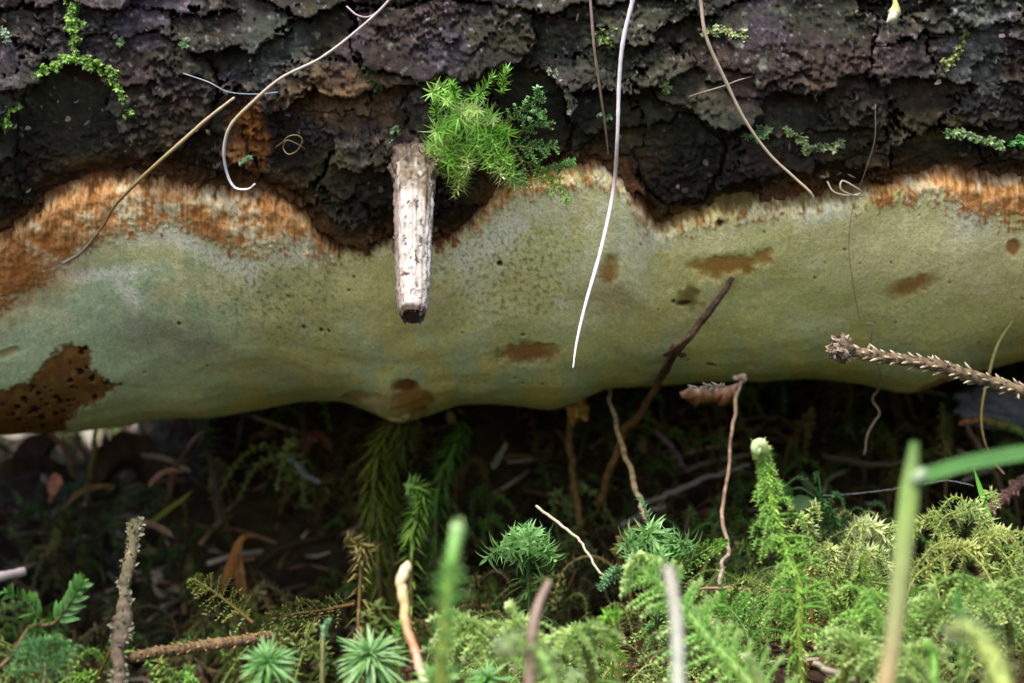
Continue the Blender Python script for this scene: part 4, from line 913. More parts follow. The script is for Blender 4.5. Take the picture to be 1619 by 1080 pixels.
def rosette(name, ctr, axis, label, n=40, L=.0075, Wd=.0012, c0=G2, c1=MINT, up=.0, group=None, tipc=None, base=None, curl=-.35, spread=(12, 98)):
    """a star moss head: every narrow leaf is a part sharing one mesh, on a stem"""
    axis = nrm(A(axis)); b = ctr - axis * .012 if base is None else A(base)
    root = thing(name, b, label, 'moss', group)
    m = MB(); P = resample(A([b, (b + ctr) / 2 + A([.0006, 0, 0]), ctr]), 16); tube(m, P, .0005, np.linspace(BRN, c0, 16), 6)
    leafy(m, P[5:], 60, L * .8, Wd * .9, 62, -.7, c0 * .6, c0 * .9, taper=1, nsec=2); build('stem', m, M_MOSS, root)
    metas = []
    for v in range(4):
        m = MB(); leaves(m, A([[0, 0, 0.]]), A([[0, 0, 1.]]), A([[1.0, 0, 0]]), L, Wd, curl * (0.6 + .4 * v), c0 * (.8 + .12 * v), (c1 if tipc is None or v < 2 else tipc), 3, .3)
        metas.append(mesh_from('leaf', *[m.arrays()[q] for q in (0, 1, 2, 3)], M_MOSS))
    from mathutils import Matrix, Vector
    U = nrm(np.cross(axis, A([0.3, 1, .1]))); Vv = np.cross(axis, U)
    for q in range(n):
        t = q / n; a = q * 2.39996 + rng.uniform(-.25, .25); an = rad(spread[0] + (spread[1] - spread[0]) * t ** .7 + rng.uniform(-16, 16))
        Rr = math.cos(a) * U + math.sin(a) * Vv; d = math.cos(an) * axis + math.sin(an) * Rr; N_ = math.sin(an) * axis - math.cos(an) * Rr
        k = (.5 + .5 * min(1, t * 2)) * rng.uniform(.62, 1.15); p = ctr - axis * .003 * t - b
        sdv = np.cross(N_, d)     # local axes: x = upper normal, z = direction
        M = Matrix(((N_[0] * k, -(-sdv[0]) * k * 1.0, d[0] * k, p[0]), (N_[1] * k, sdv[1] * k, d[1] * k, p[1]), (N_[2] * k, sdv[2] * k, d[2] * k, p[2]), (0, 0, 0, 1)))
        o = bpy.data.objects.new('leaf', metas[q % 4]); COL.objects.link(o); o.parent = root; o.matrix_local = M
    return root

# --- on the log: the bright tuft and its neighbours
def tuft_on_log():
    c = on_log(738, 215, .002); root = thing('moss_tuft', c, 'bright green moss tuft with hair-fine leaves on the bark above the stub', 'moss')
    nn = log_normal(c)
    for q in range(54):
        a = rng.uniform(0, 2 * math.pi); rr_ = math.sqrt(rng.uniform(0, 1)) * 54 * (.75 + .35 * math.sin(3 * a + 1) + .15 * math.sin(5 * a))
        u, v = 732 + rr_ * math.cos(a) * .85, 214 + rr_ * math.sin(a) * 1.1
        b = on_log(u, v, .001)
        tgt = A([math.cos(a) * .9, -.35, -math.sin(a) * .9]) * (.4 + rr_ / 50) + A([0, -.5, -.35]) + .3 * rng.standard_normal(3)
        d = nrm(tgt); l = rng.uniform(.0040, .0092)
        P = resample(A([b, b + d * l * .5, b + d * l + A([0, 0, -.0016])]), 16)
        light = rng.uniform(0, 1); k0 = S(88, 146, 48) * (1 - light) + S(156, 200, 84) * light; k1 = S(140, 196, 84) * (1 - light) + S(226, 240, 184) * light
        m = MB(); tube(m, P, .00016, k0, 4, cap=False)
        leafy(m, P, 46, rng.uniform(.0024, .0044), .00036, 34, -.8, k0 * 1.2, k1 * 1.15, taper=.8, tipang=12, nsec=2); build('shoot', m, M_MOSS, root)
    for (u, v, u2, v2, l) in [(750, 160, 778, 122, 0), (690, 190, 688, 158, 0), (676, 240, 668, 272, 0), (800, 250, 806, 258, 0), (792, 150, 800, 112, 0), (720, 155, 715, 135, 0)]:
        P = resample(A([on_log(u, v, .004), on_log((u + u2) / 2, (v + v2) / 2, .007), on_log(u2, v2, .008)]), 16)
        m = MB(); leafy(m, P, 46, .0026, .0004, 30, -.3, S(96, 150, 50), S(150, 196, 96), taper=.9, tipang=12); tube(m, P, .0002, G1, 4); build('shoot', m, M_MOSS, root)
tuft_on_log()

def bark_sprig(pts, label, group, c0=S(92, 142, 66), c1=S(170, 214, 160), n=44, L=.0014, Wd=.0007, nb=0, off=.004, hang=.0):
    P = A([on_log(u, v, off + k * hang) for k, (u, v) in enumerate(pts)])
    if nb:
        T = nrm(P[-1] - P[0]); return frond('moss_sprig', P, np.cross(T, A([0, 1, 0])), label, nb, .0035, c0, c1, .0010, .0006, 12, .15, 45, .0003, .00014, group, prof=(.7, 1, .8, .4), cat='moss')
    return shoot('moss_sprig', P, label, n, L, Wd, 48, -.3, c0, c1, .00025, group=group, n_s=24)[0]
SG = 'small feathery moss sprigs beside the tuft'
bark_sprig([(800, 200), (820, 178), (845, 160), (852, 140)], 'feathery sprig rising to the upper right of the bright tuft', SG, nb=7, off=.003, hang=.001)
bark_sprig([(792, 235), (825, 232), (850, 236), (880, 232)], 'feathery sprig spreading level beside the bright tuft', SG, nb=7, off=.003, hang=.001)
bark_sprig([(800, 245), (835, 258), (862, 268), (890, 262), (905, 256)], 'feathery sprig pointing towards the orange crust rim beside the tuft', SG, nb=8, off=.003, hang=.001)
bark_sprig([(838, 255), (858, 275), (878, 292), (900, 318)], 'longest sprig hanging down from the tuft over the orange rim', SG, nb=7, off=.005, hang=.001, c0=S(96, 140, 50), c1=S(150, 190, 90))
bark_sprig([(818, 215), (840, 200), (860, 190), (846, 176)], 'shiny curled sprig in the dark hollow beside the tuft', SG, nb=6, off=.003, hang=.001)
bark_sprig([(828, 262), (824, 278), (820, 292)], 'short sprig drooping just above the green crust near the tuft', SG, nb=4, off=.004, hang=.001)

def crust(pts, label, c0=S(88, 128, 44), c1=S(160, 196, 110), dens=2.2, spread=5, group='moss fringes along bark edges', L=.0010, off=.0035):
    """a mossy fringe along an edge of the bark: many tiny leafy stubs"""
    pts = A(pts, float); root = thing('moss_fringe', on_log(*pts[0], off), label, 'moss', group); ln = np.hypot(*np.diff(pts, axis=0).T).sum()
    Q = resample(pts, max(6, int(ln * dens / 4))); m = MB()
    for (u, v) in Q:
        u += rng.normal(0, spread * .5); v += rng.normal(0, spread * .5)
        b = on_log(u, v, off - .002); d = nrm(A([rng.uniform(-.7, .7), -.8, rng.uniform(-.3, .9)])); l = rng.uniform(.0007, .0020)
        P = np.stack([b, b + d * l * .5, b + d * l]); k = rng.uniform(.6, 1.25)
        leafy(m, P, 10, L * rng.uniform(.6, 1.2), .0006, 50, -.3, c0 * k, c1 * k, taper=.9)
    build('foliage', m, M_MOSS, root)
    return root
crust([(60, 118), (85, 104), (110, 97), (140, 100), (165, 112), (182, 130), (192, 152), (204, 170), (210, 186)], 'mossy arc over the large dark rounded bark plate', spread=8)
crust([(8, 188), (14, 205), (12, 182), (30, 165)], 'small moss patch at the lower end of the mossy arc', dens=1.8)
crust([(116, 4), (114, 30), (118, 50), (120, 70)], 'short vertical moss strip above the mossy arc', spread=6)
crust([(115, 72), (122, 70), (130, 6), (138, 4), (190, 2)], 'scattered moss dots along the top edge above the arc', dens=.8, spread=9)
crust([(660, 130), (690, 120), (715, 102), (745, 98), (775, 102), (790, 108)], 'pale mossy rim curving over the bright tuft', c0=S(120, 112, 60), c1=S(190, 190, 140), spread=3, L=.0009)
crust([(868, 112), (882, 124), (895, 142), (904, 168), (902, 178)], 'pale lichen edge right of the dark hollow beside the tuft', c0=S(130, 130, 110), c1=S(200, 206, 196), spread=3, L=.0008)
crust([(1240, 208), (1258, 218), (1272, 228), (1276, 240)], 'moss edge on the upper corner of the block under the curved straw', c0=S(110, 130, 80), c1=S(200, 216, 170), spread=3)
crust([(1278, 244), (1296, 238), (1320, 234), (1330, 228)], 'pale moss ledge right of the curved straw', c0=S(120, 140, 90), c1=S(206, 216, 180), spread=3)
crust([(1496, 212), (1520, 214), (1545, 222), (1570, 228), (1580, 236)], 'moss line along the rounded block at the upper crust edge', c0=S(92, 122, 76), c1=S(170, 196, 150), spread=4)
crust([(1600, 232), (1612, 222), (1618, 236)], 'bright green moss dot at the far end of the crust edge', spread=5, c1=S(120, 200, 120))
crust([(1312, 202), (1326, 192), (1338, 188)], 'two tiny mint moss dots in the dark crevice', c0=S(80, 116, 80), c1=S(136, 176, 136), spread=3, dens=1.4)
crust([(1195, 212), (1205, 218), (1212, 208), (1180, 222)], 'mint moss speck beside the curved tan straw', c0=S(84, 118, 76), c1=S(150, 184, 140), spread=4)
crust([(1112, 54), (1130, 50), (1146, 52), (1166, 56), (1180, 66)], 'greenish lichen fringe where the tan straw starts', c0=S(120, 130, 70), c1=S(206, 216, 170), spread=6, L=.0009)
crust([(1490, 110), (1506, 96), (1520, 70), (1530, 48)], 'curved lichen rim round the grey plate near the top', c0=S(110, 116, 70), c1=S(180, 186, 130), spread=4, L=.0008)
crust([(945, 60), (958, 66), (968, 74), (962, 54)], 'dull moss patch between the thin straw and the white blade', c0=S(90, 110, 60), c1=S(160, 180, 120), spread=8)
crust([(575, 82), (582, 104), (590, 128), (600, 140)], 'dark green moss streak below the start of the hooked strand', c0=S(64, 92, 44), c1=S(120, 150, 90), spread=6)
crust([(1050, 120), (1054, 138), (1056, 148)], 'tiny moss drip on the plate right of the white blade', c0=S(110, 140, 70), c1=S(190, 216, 150), spread=3)
crust([(10, 66), (14, 60), (8, 50)], 'pale lichen tuft at the upper end of the bark edge', c0=S(110, 130, 110), c1=S(190, 210, 200), spread=6)
for (u, v, w_) in [(290, 72, 'right of the mossy arc, high up'), (192, 70, 'just above the right shoulder of the mossy arc'), (620, 232, 'at the top of the white stub'), (625, 208, 'a little above the stub beside the tuft'),
                   (952, 188, 'beside the thin straw next to the white blade'), (388, 256, 'on the orange wood patch inside the hooked strand')]:
    crust([(u - 4, v), (u, v - 1), (u + 5, v)], 'pinhead mint moss speck ' + w_, c0=S(84, 116, 84), c1=S(140, 170, 136), spread=3, group='pinhead moss specks', dens=1.2)

# --- the forest floor
gz = lambda x, y: float(ground_z(x, y))
def grd(u, D):                                   # the ground point seen in column u at distance D
    x = (u - 809.5) / F * D; return A([x, D, gz(x, D) - .001])

# tall curled shoot
P = A([grd(1268, .425), W(1262, 1000, .425), W(1262, 930, .427), W(1238, 860, .43), W(1222, 800, .43), W(1212, 745, .43), W(1206, 715, .43), W(1200, 706, .429), W(1196, 712, .428)])
rt, P = shoot('moss_shoot', P, 'tallest bright green moss shoot with a curled tip rising before the dark gap', 760, .0019, .0006, 36, -1.2, S(130, 178, 60), S(204, 230, 146), .0014, S(104, 118, 44), taper=.55, tipang=30)
m = MB(); tube(m, resample(A([P[38], W(1206, 708, .428), W(1203, 701, .427), W(1196, 703, .427), W(1195, 711, .427), W(1202, 713, .427)]), 26), np.linspace(.0012, .0009, 26), S(212, 226, 170), 10); build('coiled_tip', m, M_MOSS, rt)
for q in range(66): # leafy side branches, longer below, each hooked down at its end
    t = .10 + .72 * q / 66; i = int(t * 43); sg = -1 if q % 5 < 3 else 1; d = nrm(A([sg * rng.uniform(.35, 1), rng.uniform(-1, .2), rng.uniform(-.2, .5)])); l = (.0009 + .0056 * float(sst(.70, .34, np.array(t)))) * rng.uniform(.8, 1.2)
    Bp = resample(A([P[i], P[i] + d * l * .55 + A([0, 0, .0005]), P[i] + d * l, P[i] + d * l * 1.12 + A([0, 0, -.0013 - l * .15])]), 10); k_ = rng.uniform(.8, 1.15); m = MB(); tube(m, Bp, np.linspace(.0004, .0002, 10), S(120, 170, 70) * k_, 5)
    leafy(m, Bp, 34, .0013, .0005, 42, -.5, S(122, 176, 62) * k_, S(200, 230, 146) * k_, t0=0, taper=.8); build('branch', m, M_MOSS, rt)

# feathery diagonal frond
frond('feather_moss', A([W(1260, 1150, .395), W(1180, 1075, .40), W(1120, 1010, .405), W(1060, 940, .41), W(1020, 905, .412), W(1003, 892, .412)]), (.72, 0, .69), 'large feathery frond slanting up left behind the blurred grey straw', 24, .0105, S(132, 190, 84), S(216, 238, 176), .0017, .0009, 30, .25, 58, .0014, .00045, thick=3, prof=(.9, 1, .62, .15), t0=.03, stem=S(130, 160, 70))
frond('feather_moss', A([W(1200, 1130, .43), W(1190, 1060, .435), W(1180, 1000, .44), W(1150, 960, .444), W(1125, 952, .446)]), (.8, 0, .5), 'fern-like moss frond spreading low behind the large diagonal frond', 16, .009, S(92, 150, 60), S(160, 202, 112), .0016, .0006, 18, .15, 55)
# leafy blurred tip near the lens
P = A([W(690, 1260, .288), W(697, 1090, .29), W(705, 970, .292), W(712, 900, .294), W(722, 845, .296), W(725, 826, .296)])
rt, P = shoot('moss_shoot', P, 'blurred lime green moss shoot close up, on a rusty stem', 230, .0032, .0009, 34, -.35, S(112, 176, 60), S(200, 224, 170), .0010, S(120, 84, 36), taper=.25, tipang=8)
m = MB(); leafy(m, P[4:26], 34, .0045, .0012, 62, -.3, S(104, 164, 72), S(150, 200, 130), taper=.8, nsec=2); build('lower_leaves', m, M_MOSS, rt)
m = MB(); tube(m, P[26:], np.r_[np.linspace(.0007, .0011, 12), .0011, .0011, .0010, .0009, .0006, .0001], np.linspace(S(130, 190, 76), S(190, 220, 160), 18), 10); build('bud', m, M_MOSS, rt)
# blurred pale curls
shoot('moss_shoot', A([W(890, 1180, .335), W(872, 1070, .337), W(848, 1030, .339), W(825, 1016, .34), W(804, 1012, .34), W(800, 1030, .338)]), 'pale blurred curl of moss at the lower edge right of the lime shoot', 120, .0032, .0010, 58, -.9, S(150, 186, 110), S(214, 228, 190), .0009, S(130, 160, 80), group=None)
shoot('moss_shoot', A([W(905, 1160, .36), W(898, 1090, .36), W(905, 1066, .36), W(918, 1070, .359)]), 'tiny coiled pale moss tip at the lower edge beside the blurred curl', 60, .0018, .0007, 50, -.9, S(140, 180, 110), S(214, 228, 190), .0006)
shoot('moss_shoot', A([W(1600, 1240, .31), W(1590, 1110, .313), W(1568, 1040, .316), W(1545, 1005, .318), W(1522, 990, .319), W(1510, 1000, .318)]), 'fat pale blurred moss shoot bending left at the lower corner', 240, .0034, .0011, 40, -.6, S(170, 190, 104), S(224, 232, 196), .0019, S(150, 160, 80))
shoot('moss_shoot', A([W(1478, 1160, .36), W(1478, 1080, .36), W(1476, 1040, .362), W(1466, 1018, .362)]), 'small blurred lime shoot bent over between stem and fat pale shoot', 60, .0022, .0008, 40, -.4, S(120, 180, 70), S(180, 214, 130), .0008, S(110, 140, 60))
shoot('moss_shoot', A([W(1525, 1150, .37), W(1521, 1050, .372), W(1518, 990, .374), W(1514, 944, .375)]), 'upright green leafy shoot standing under the arching moss', 60, .0032, .0013, 40, -.3, S(96, 160, 70), S(160, 204, 130), .0006, group=None)
shoot('moss_shoot', A([W(1225, 1150, .36), W(1205, 1090, .362), W(1195, 1060, .364), W(1182, 1040, .364)]), 'pale thick moss tip poking up at the foot of the diagonal frond', 80, .0026, .0010, 42, -.4, S(140, 176, 90), S(216, 228, 190), .0009)
shoot('moss_shoot', A([W(988, 1140, .40), W(975, 1060, .405), W(964, 1010, .41), W(958, 975, .41), W(975, 968, .409)]), 'lime shoot hooked at the top left of the diagonal frond', 90, .0034, .0009, 58, -.7, S(104, 156, 54), S(150, 196, 90), .0006)
shoot('moss_shoot', A([grd(508, .41), W(510, 1040, .415), W(513, 1000, .418), W(518, 985, .418)]), 'narrow closed moss shoot between the two star heads', 70, .0022, .0010, 22, -.1, S(84, 132, 80), S(150, 190, 160), .0006, tipang=6)
shoot('moss_shoot', A([grd(640, .42), W(630, 1040, .42), W(632, 1000, .42), W(633, 990, .42)]), 'low leafy moss shoot touching the bent straw', 60, .003, .001, 40, -.4, S(92, 150, 60), S(150, 196, 110), .0006)

# star moss heads
rosette('star_moss', W(422, 1045, .405), (-.05, -.75, .65), 'dense star moss head at the lower edge nearest the level tan twig', 110, .0068, .0007, S(80, 140, 56), S(116, 168, 88), tipc=S(150, 190, 120), base=grd(425, .42))
rosette('star_moss', W(585, 1035, .41), (.05, -.6, .8), 'largest star moss head, beside the bent pale straw', 140, .0084, .0008, S(92, 148, 62), S(130, 176, 100), tipc=S(176, 204, 150), base=grd(585, .425))
rosette('star_moss', W(690, 1075, .38), (0, -.5, .86), 'pale star moss head right of the bent straw at the lower edge', 60, .0065, .0010, S(104, 160, 66), S(150, 190, 110), base=grd(690, .40))
ST1 = rosette('star_moss', W(832, 842, .47), (.1, -.55, .8), 'star moss head in the middle beside the slender elbowed straw', 60, .0068, .0009, S(76, 128, 60), S(124, 172, 106), tipc=S(176, 206, 160), base=grd(836, .475), spread=(10, 150), curl=-.75)
ST2 = rosette('star_moss', W(1040, 846, .465), (.05, -.6, .75), 'star moss head in the middle right of the leaning pale stem', 50, .0068, .0009, S(76, 130, 72), S(140, 186, 136), tipc=S(180, 212, 176), base=grd(1030, .475), spread=(10, 145), curl=-.6)
rosette('star_moss', W(770, 1070, .40), (-.1, -.5, .85), 'small star moss head beside the blurred lime shoot', 50, .0058, .0009, S(92, 148, 66), S(140, 184, 110), base=grd(768, .41))
shoot('moss_shoot', A([W(1040, 850, .465), W(1030, 832, .464), W(1020, 806, .463), W(1012, 786, .463)]), 'thin leafy tip on top of the right-hand star head', 40, .002, .0007, 35, -.4, S(84, 140, 84), S(150, 196, 150), .0004)
frond('feather_moss', A([W(1050, 905, .46), W(1085, 888, .462), W(1120, 868, .464), W(1150, 856, .465)]), (-.4, 0, .9), 'narrow sprig reaching right from the star head to the wavy stem', 12, .0024, S(96, 140, 56), S(150, 186, 100), .0012, .0005, 12, .1, 50)
frond('feather_moss', A([W(1030, 880, .455), W(1000, 892, .452), W(970, 906, .45), W(950, 925, .449)]), (.4, 0, .9), 'pale sprig trailing left and down from the star head', 8, .0028, S(90, 140, 84), S(160, 200, 160), .0014, .0005, 12, .4, 40)

for (rt, c_, k_) in ((ST1, W(832, 842, .47), 9), (ST2, W(1040, 846, .465), 8)):
    for q in range(k_):
        a = q * 6.283 / k_ + rng.uniform(-.4, .4); l = rng.uniform(.004, .009); o_ = A([math.cos(a), math.sin(a) * .6 - .4, rng.uniform(-.1, .9)]); b_ = c_ - A([0, 0, rng.uniform(.001, .008)])
        Bp = resample(A([b_, b_ + o_ * l * .6 + A([0, 0, .001]), b_ + o_ * l + A([0, 0, -.002])]), 14)
        m = MB(); tube(m, Bp, .0003, S(90, 130, 60), 4); leafy(m, Bp, 40, .0038, .0008, 42, -.9, S(84, 132, 62), S(164, 206, 144), taper=.8, tipang=20, nsec=2); build('arm', m, M_MOSS, rt)

# drooping pale moss on the right
DG = 'arching pale moss branches on the right-hand mound'
def arch(P, label, n=90, L=.0026, Wd=.0009, c0=YEL, c1=S(212, 220, 170), nb=7, bl=.008, name='arching_moss', lpb=22):
    L *= .82; Wd *= .95; bl *= 1.25; n = 170; lpb = 46; P = resample(P, 40); root = thing(name, P[0], label, 'moss', DG)
    T = nrm(np.gradient(P, axis=0)); m = MB(); tube(m, P, np.linspace(.0006, .0003, 40), np.linspace(S(130, 92, 48), c0, 40), 6); leafy(m, P, n, L, Wd, 46, -.9, c0, c1, taper=.8, tipang=18); build('stem', m, M_MOSS, root)
    for q in range(nb):
        i = int(8 + q * 30 / nb + rng.integers(0, 3)); i = min(i, 39); sg = -1 if q % 2 else 1
        d = nrm(T[i] * .7 + A([sg * rng.uniform(.3, .8), rng.uniform(-.7, .1), rng.uniform(-.2, .3)])); l = bl * rng.uniform(.6, 1.2)
        Bp = resample(A([P[i], P[i] + d * l * .5 + A([0, 0, .0006]), P[i] + d * l * .85 + A([0, 0, -.003]), P[i] + d * l + A([0, 0, -.0065])]), 12)
        m = MB(); tube(m, Bp, np.linspace(.0003, .00012, 12), c0, 5); leafy(m, Bp, lpb, L * .68, Wd * .7, 44, -.5, c0 * rng.uniform(.7, 1), c1, taper=.8); build('branch', m, M_MOSS, root)
    return root
arch(A([grd(1285, .47), W(1282, 890, .47), W(1285, 850, .47), W(1278, 828, .468), W(1266, 818, .467)]), 'pale shoot bent at the tip right behind the tallest shoot', nb=3, L=.0024)
arch(A([grd(1318, .485), W(1318, 900, .485), W(1317, 870, .484)]), 'short pale moss shoot between the bent shoot and the grass stem', nb=4, L=.0024)
arch(A([grd(1430, .475), W(1415, 900, .47), W(1400, 850, .465), W(1375, 830, .462), W(1350, 838, .46)]), 'pale whitish arching branch pointing left beside the blurred grass stem', nb=5, L=.0032, c1=S(224, 230, 200))
arch(A([grd(1440, .48), W(1432, 880, .476), W(1445, 835, .472), W(1470, 822, .47), W(1490, 840, .468)]), 'arching branch just behind the blurred grass stem, tip hanging right', nb=6, L=.003)
arch(A([grd(1410, .47), W(1400, 920, .465), W(1385, 880, .46), W(1368, 875, .457), W(1358, 905, .455)]), 'lower arching branch drooping left of the blurred grass stem', nb=5, L=.003, c0=S(150, 164, 90))
arch(A([grd(1590, .48), W(1575, 880, .476), W(1558, 825, .472), W(1540, 806, .469), W(1522, 806, .467), W(1514, 818, .466)]), 'pale green arching top right, curling over left of the short grass tip', nb=6, L=.003, c0=S(140, 166, 84))
arch(A([grd(1600, .46), W(1575, 940, .455), W(1545, 870, .45), W(1510, 868, .447), W(1475, 890, .445), W(1462, 930, .444)]), 'long yellowish arching branch with hanging side twigs at the right edge', nb=9, L=.0026, bl=.012, c0=S(160, 170, 86), c1=S(216, 220, 164))
arch(A([grd(1640, .47), W(1600, 870, .465), W(1580, 845, .46), W(1560, 850, .458), W(1540, 880, .456)]), 'yellowish arching branch behind the long one at the right edge', nb=8, L=.0026, bl=.011, c0=S(156, 166, 84), c1=S(212, 218, 160))
arch(A([grd(1640, .45), W(1625, 900, .448), W(1600, 930, .446), W(1590, 990, .444)]), 'drooping olive branch cut by the right picture edge', nb=6, L=.0026, c0=S(140, 160, 74))
arch(A([grd(1335, .455), W(1340, 985, .45), W(1345, 930, .447), W(1365, 918, .445), W(1400, 950, .443)]), 'olive feathery branch spreading right of the tallest shoot', nb=9, L=.0022, bl=.010, c0=S(112, 140, 58), c1=S(170, 190, 110))
arch(A([grd(1330, .46), W(1330, 1010, .458), W(1332, 960, .456), W(1318, 940, .455), W(1300, 950, .453)]), 'olive feathery branch close against the tallest shoot', nb=9, L=.0022, bl=.010, c0=S(100, 136, 54), c1=S(160, 190, 110))
arch(A([grd(1380, .43), W(1385, 1040, .427), W(1390, 1000, .424), W(1410, 990, .42)]), 'low green moss behind the foot of the grass stem', nb=8, L=.0022, bl=.008, c0=S(92, 130, 50), c1=S(150, 186, 100))
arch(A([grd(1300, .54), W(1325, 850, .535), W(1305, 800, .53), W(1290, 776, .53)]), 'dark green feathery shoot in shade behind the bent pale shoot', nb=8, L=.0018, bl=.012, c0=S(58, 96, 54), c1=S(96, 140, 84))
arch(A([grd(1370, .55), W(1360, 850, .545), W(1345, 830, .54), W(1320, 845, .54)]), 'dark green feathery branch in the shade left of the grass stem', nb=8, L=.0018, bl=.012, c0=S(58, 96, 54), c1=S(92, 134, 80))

# the tangled middle: feathery fronds nothing tells apart
reg = lambda u: 'round the blurred lime shoot' if u < 760 else 'round the blurred brown stalk' if u < 900 else 'left of the diagonal frond' if u < 1000 else 'behind the diagonal frond' if u < 1180 else 'at the foot of the tallest shoot' if u < 1310 else 'left of the grass stem' if u < 1400 else 'right of the grass stem' if u < 1500 else 'below the arching moss by the right edge'
TG = 'feathery fronds in the tangled moss at the front'
n_t = 0
for q in range(400):
    if n_t >= 44: break
    D = rng.uniform(.41, .52); u = rng.uniform(540, 1640)
    if D < .445 and 930 < u < 1200 or D < .47 and 1190 < u < 1345: continue
    if rng.uniform() > .35 + .65 * sst(600, 900, u): continue
    b = grd(u, D); hgt_ = rng.uniform(.010, .024) * (.8 + .4 * sst(800, 1300, u)); a = rng.uniform(-1, 1)
    tone = rng.uniform(0, 1); c0 = (S(108, 118, 58) * (1 - tone) + S(122, 174, 70) * tone) * rng.uniform(.7, 1.2); c1 = S(180, 176, 124) * (1 - tone) + S(196, 224, 150) * tone
    P = A([b, b + A([a * .004, -.001, hgt_ * .6]), b + A([a * .010, -.004, hgt_]), b + A([a * .017, -.007, hgt_ * .86])])
    frond('tangled_moss', P, (.6, -.3, .7 * a), '%s feathery moss frond %s' % (['dull olive', 'mid green', 'bright yellow green'][min(2, int(tone * 3))], reg(proj(b[None])[0][0])), 8, .0115, c0, c1, .0013, .00055, 34, .75, 60, .0005, .00030, TG, t0=.2, jit=.3); n_t += 1

FG = 'large pale fronds close to the lens'
for (u, v, D, lean, nb, lab) in [(830, 985, .405, .5, 12, 'large pale frond curling over beside the blurred brown stalk'), (905, 1000, .40, -.5, 12, 'large pale frond leaning left under the middle star head'),
                            (1120, 985, .42, .6, 13, 'pale frond arching right behind the diagonal frond'), (1365, 1015, .40, .4, 11, 'large pale frond at the foot of the grass stem, on its left side'),
                            (1490, 960, .41, .5, 13, 'large pale frond arching right of the grass stem'), (1575, 930, .42, -.4, 12, 'pale frond leaning left below the arching moss'),
                            (1440, 1030, .385, -.3, 11, 'pale frond low down between grass stem and fat pale shoot'), (740, 985, .41, .3, 11, 'pale frond just behind the blurred lime shoot')]:
    t_ = W(u, v, D); b = A([t_[0] - lean * .012, D + .004, gz(t_[0], D + .004)]); hh = t_[2] - b[2]
    P = A([b, b + A([lean * .003, -.001, hh * .55]), t_ - A([lean * .004, 0, .001]), t_, t_ + A([lean * .006, -.002, -.004])])
    frond('pale_frond', P, (.75, -.35, -.5 * lean), lab, nb, .0105, S(140, 178, 86), S(216, 230, 176), .0015, .0007, 34, .55, 58, .0009, .0004, FG, t0=.3, jit=.22, thick=2)

# shaded moss columns in the gap
CG = 'shaded moss columns under the log'
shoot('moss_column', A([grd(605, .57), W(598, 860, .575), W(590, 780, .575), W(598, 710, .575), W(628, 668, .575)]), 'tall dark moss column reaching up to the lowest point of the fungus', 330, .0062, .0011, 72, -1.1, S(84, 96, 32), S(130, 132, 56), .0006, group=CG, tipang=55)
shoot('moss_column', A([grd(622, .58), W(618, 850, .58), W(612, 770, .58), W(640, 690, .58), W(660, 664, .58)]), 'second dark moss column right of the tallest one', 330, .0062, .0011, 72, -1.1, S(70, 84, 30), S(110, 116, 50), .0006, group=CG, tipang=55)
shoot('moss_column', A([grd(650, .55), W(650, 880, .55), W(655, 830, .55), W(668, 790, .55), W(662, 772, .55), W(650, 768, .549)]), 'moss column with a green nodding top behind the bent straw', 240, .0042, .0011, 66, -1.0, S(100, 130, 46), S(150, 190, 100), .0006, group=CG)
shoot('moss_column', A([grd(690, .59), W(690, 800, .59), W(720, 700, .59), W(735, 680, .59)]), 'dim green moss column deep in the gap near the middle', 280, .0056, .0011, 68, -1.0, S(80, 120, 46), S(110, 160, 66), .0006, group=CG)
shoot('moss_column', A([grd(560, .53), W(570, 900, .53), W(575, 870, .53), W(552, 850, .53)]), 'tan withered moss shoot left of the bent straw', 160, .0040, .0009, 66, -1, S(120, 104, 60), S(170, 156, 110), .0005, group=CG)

# fern sprig and mint moss on the left
frond('fern_sprig', A([W(20, 1035, .41), W(45, 995, .414), W(66, 985, .416), (W(66, 985, .416) + W(48, 958, .416)) / 2, W(40, 950, .416), W(8, 936, .414)]), (.5, 0, .85), 'small green fern sprig leaning left by the pale splinter', 9, .0042, S(56, 100, 40), S(92, 140, 62), .0018, .0009, 10, .0, 50, cat='fern', t0=.5, leaflet=.0044)
frond('fern_sprig', A([W(60, 990, .416), W(85, 985, .416), W(102, 965, .416), W(118, 940, .416), W(132, 918, .416)]), (-.75, 0, .65), 'small green fern sprig leaning right, before the dark gap', 9, .0046, S(56, 100, 40), S(92, 144, 62), .0018, .0009, 10, .0, 45, cat='fern', t0=.25, leaflet=.0044)
frond('feather_moss', A([W(60, 1110, .40), W(72, 1065, .403), W(66, 1035, .405), W(55, 1015, .406)]), (1, 0, .3), 'mint green scaly moss frond below the fern sprigs', 9, .0085, S(70, 112, 62), S(126, 168, 116), .0019, .0008, 13, .2, 58)
frond('feather_moss', A([W(0, 1055, .405), W(30, 1030, .407), W(70, 1024, .409), W(120, 1022, .41)]), (0, 0, 1), 'mint green scaly moss spray lying level below the fern sprigs', 10, .0042, S(70, 112, 62), S(116, 160, 106), .0010, .0006, 18, .25, 60)
frond('feather_moss', A([W(400, 985, .46), W(370, 960, .47), W(330, 930, .48), W(305, 915, .485)]), (.6, 0, .7), 'olive moss frond lying in shade below the orange dead leaf', 12, .006, S(80, 92, 36), S(120, 120, 56), .0012, .0005, 16, .2, 55)
frond('feather_moss', A([W(560, 955, .46), W(510, 965, .465), W(460, 972, .47), W(415, 985, .475)]), (0, 0, 1), 'dull olive moss frond trailing above the dense star head', 14, .006, S(76, 80, 34), S(112, 110, 56), .0012, .0005, 16, .4, 60)

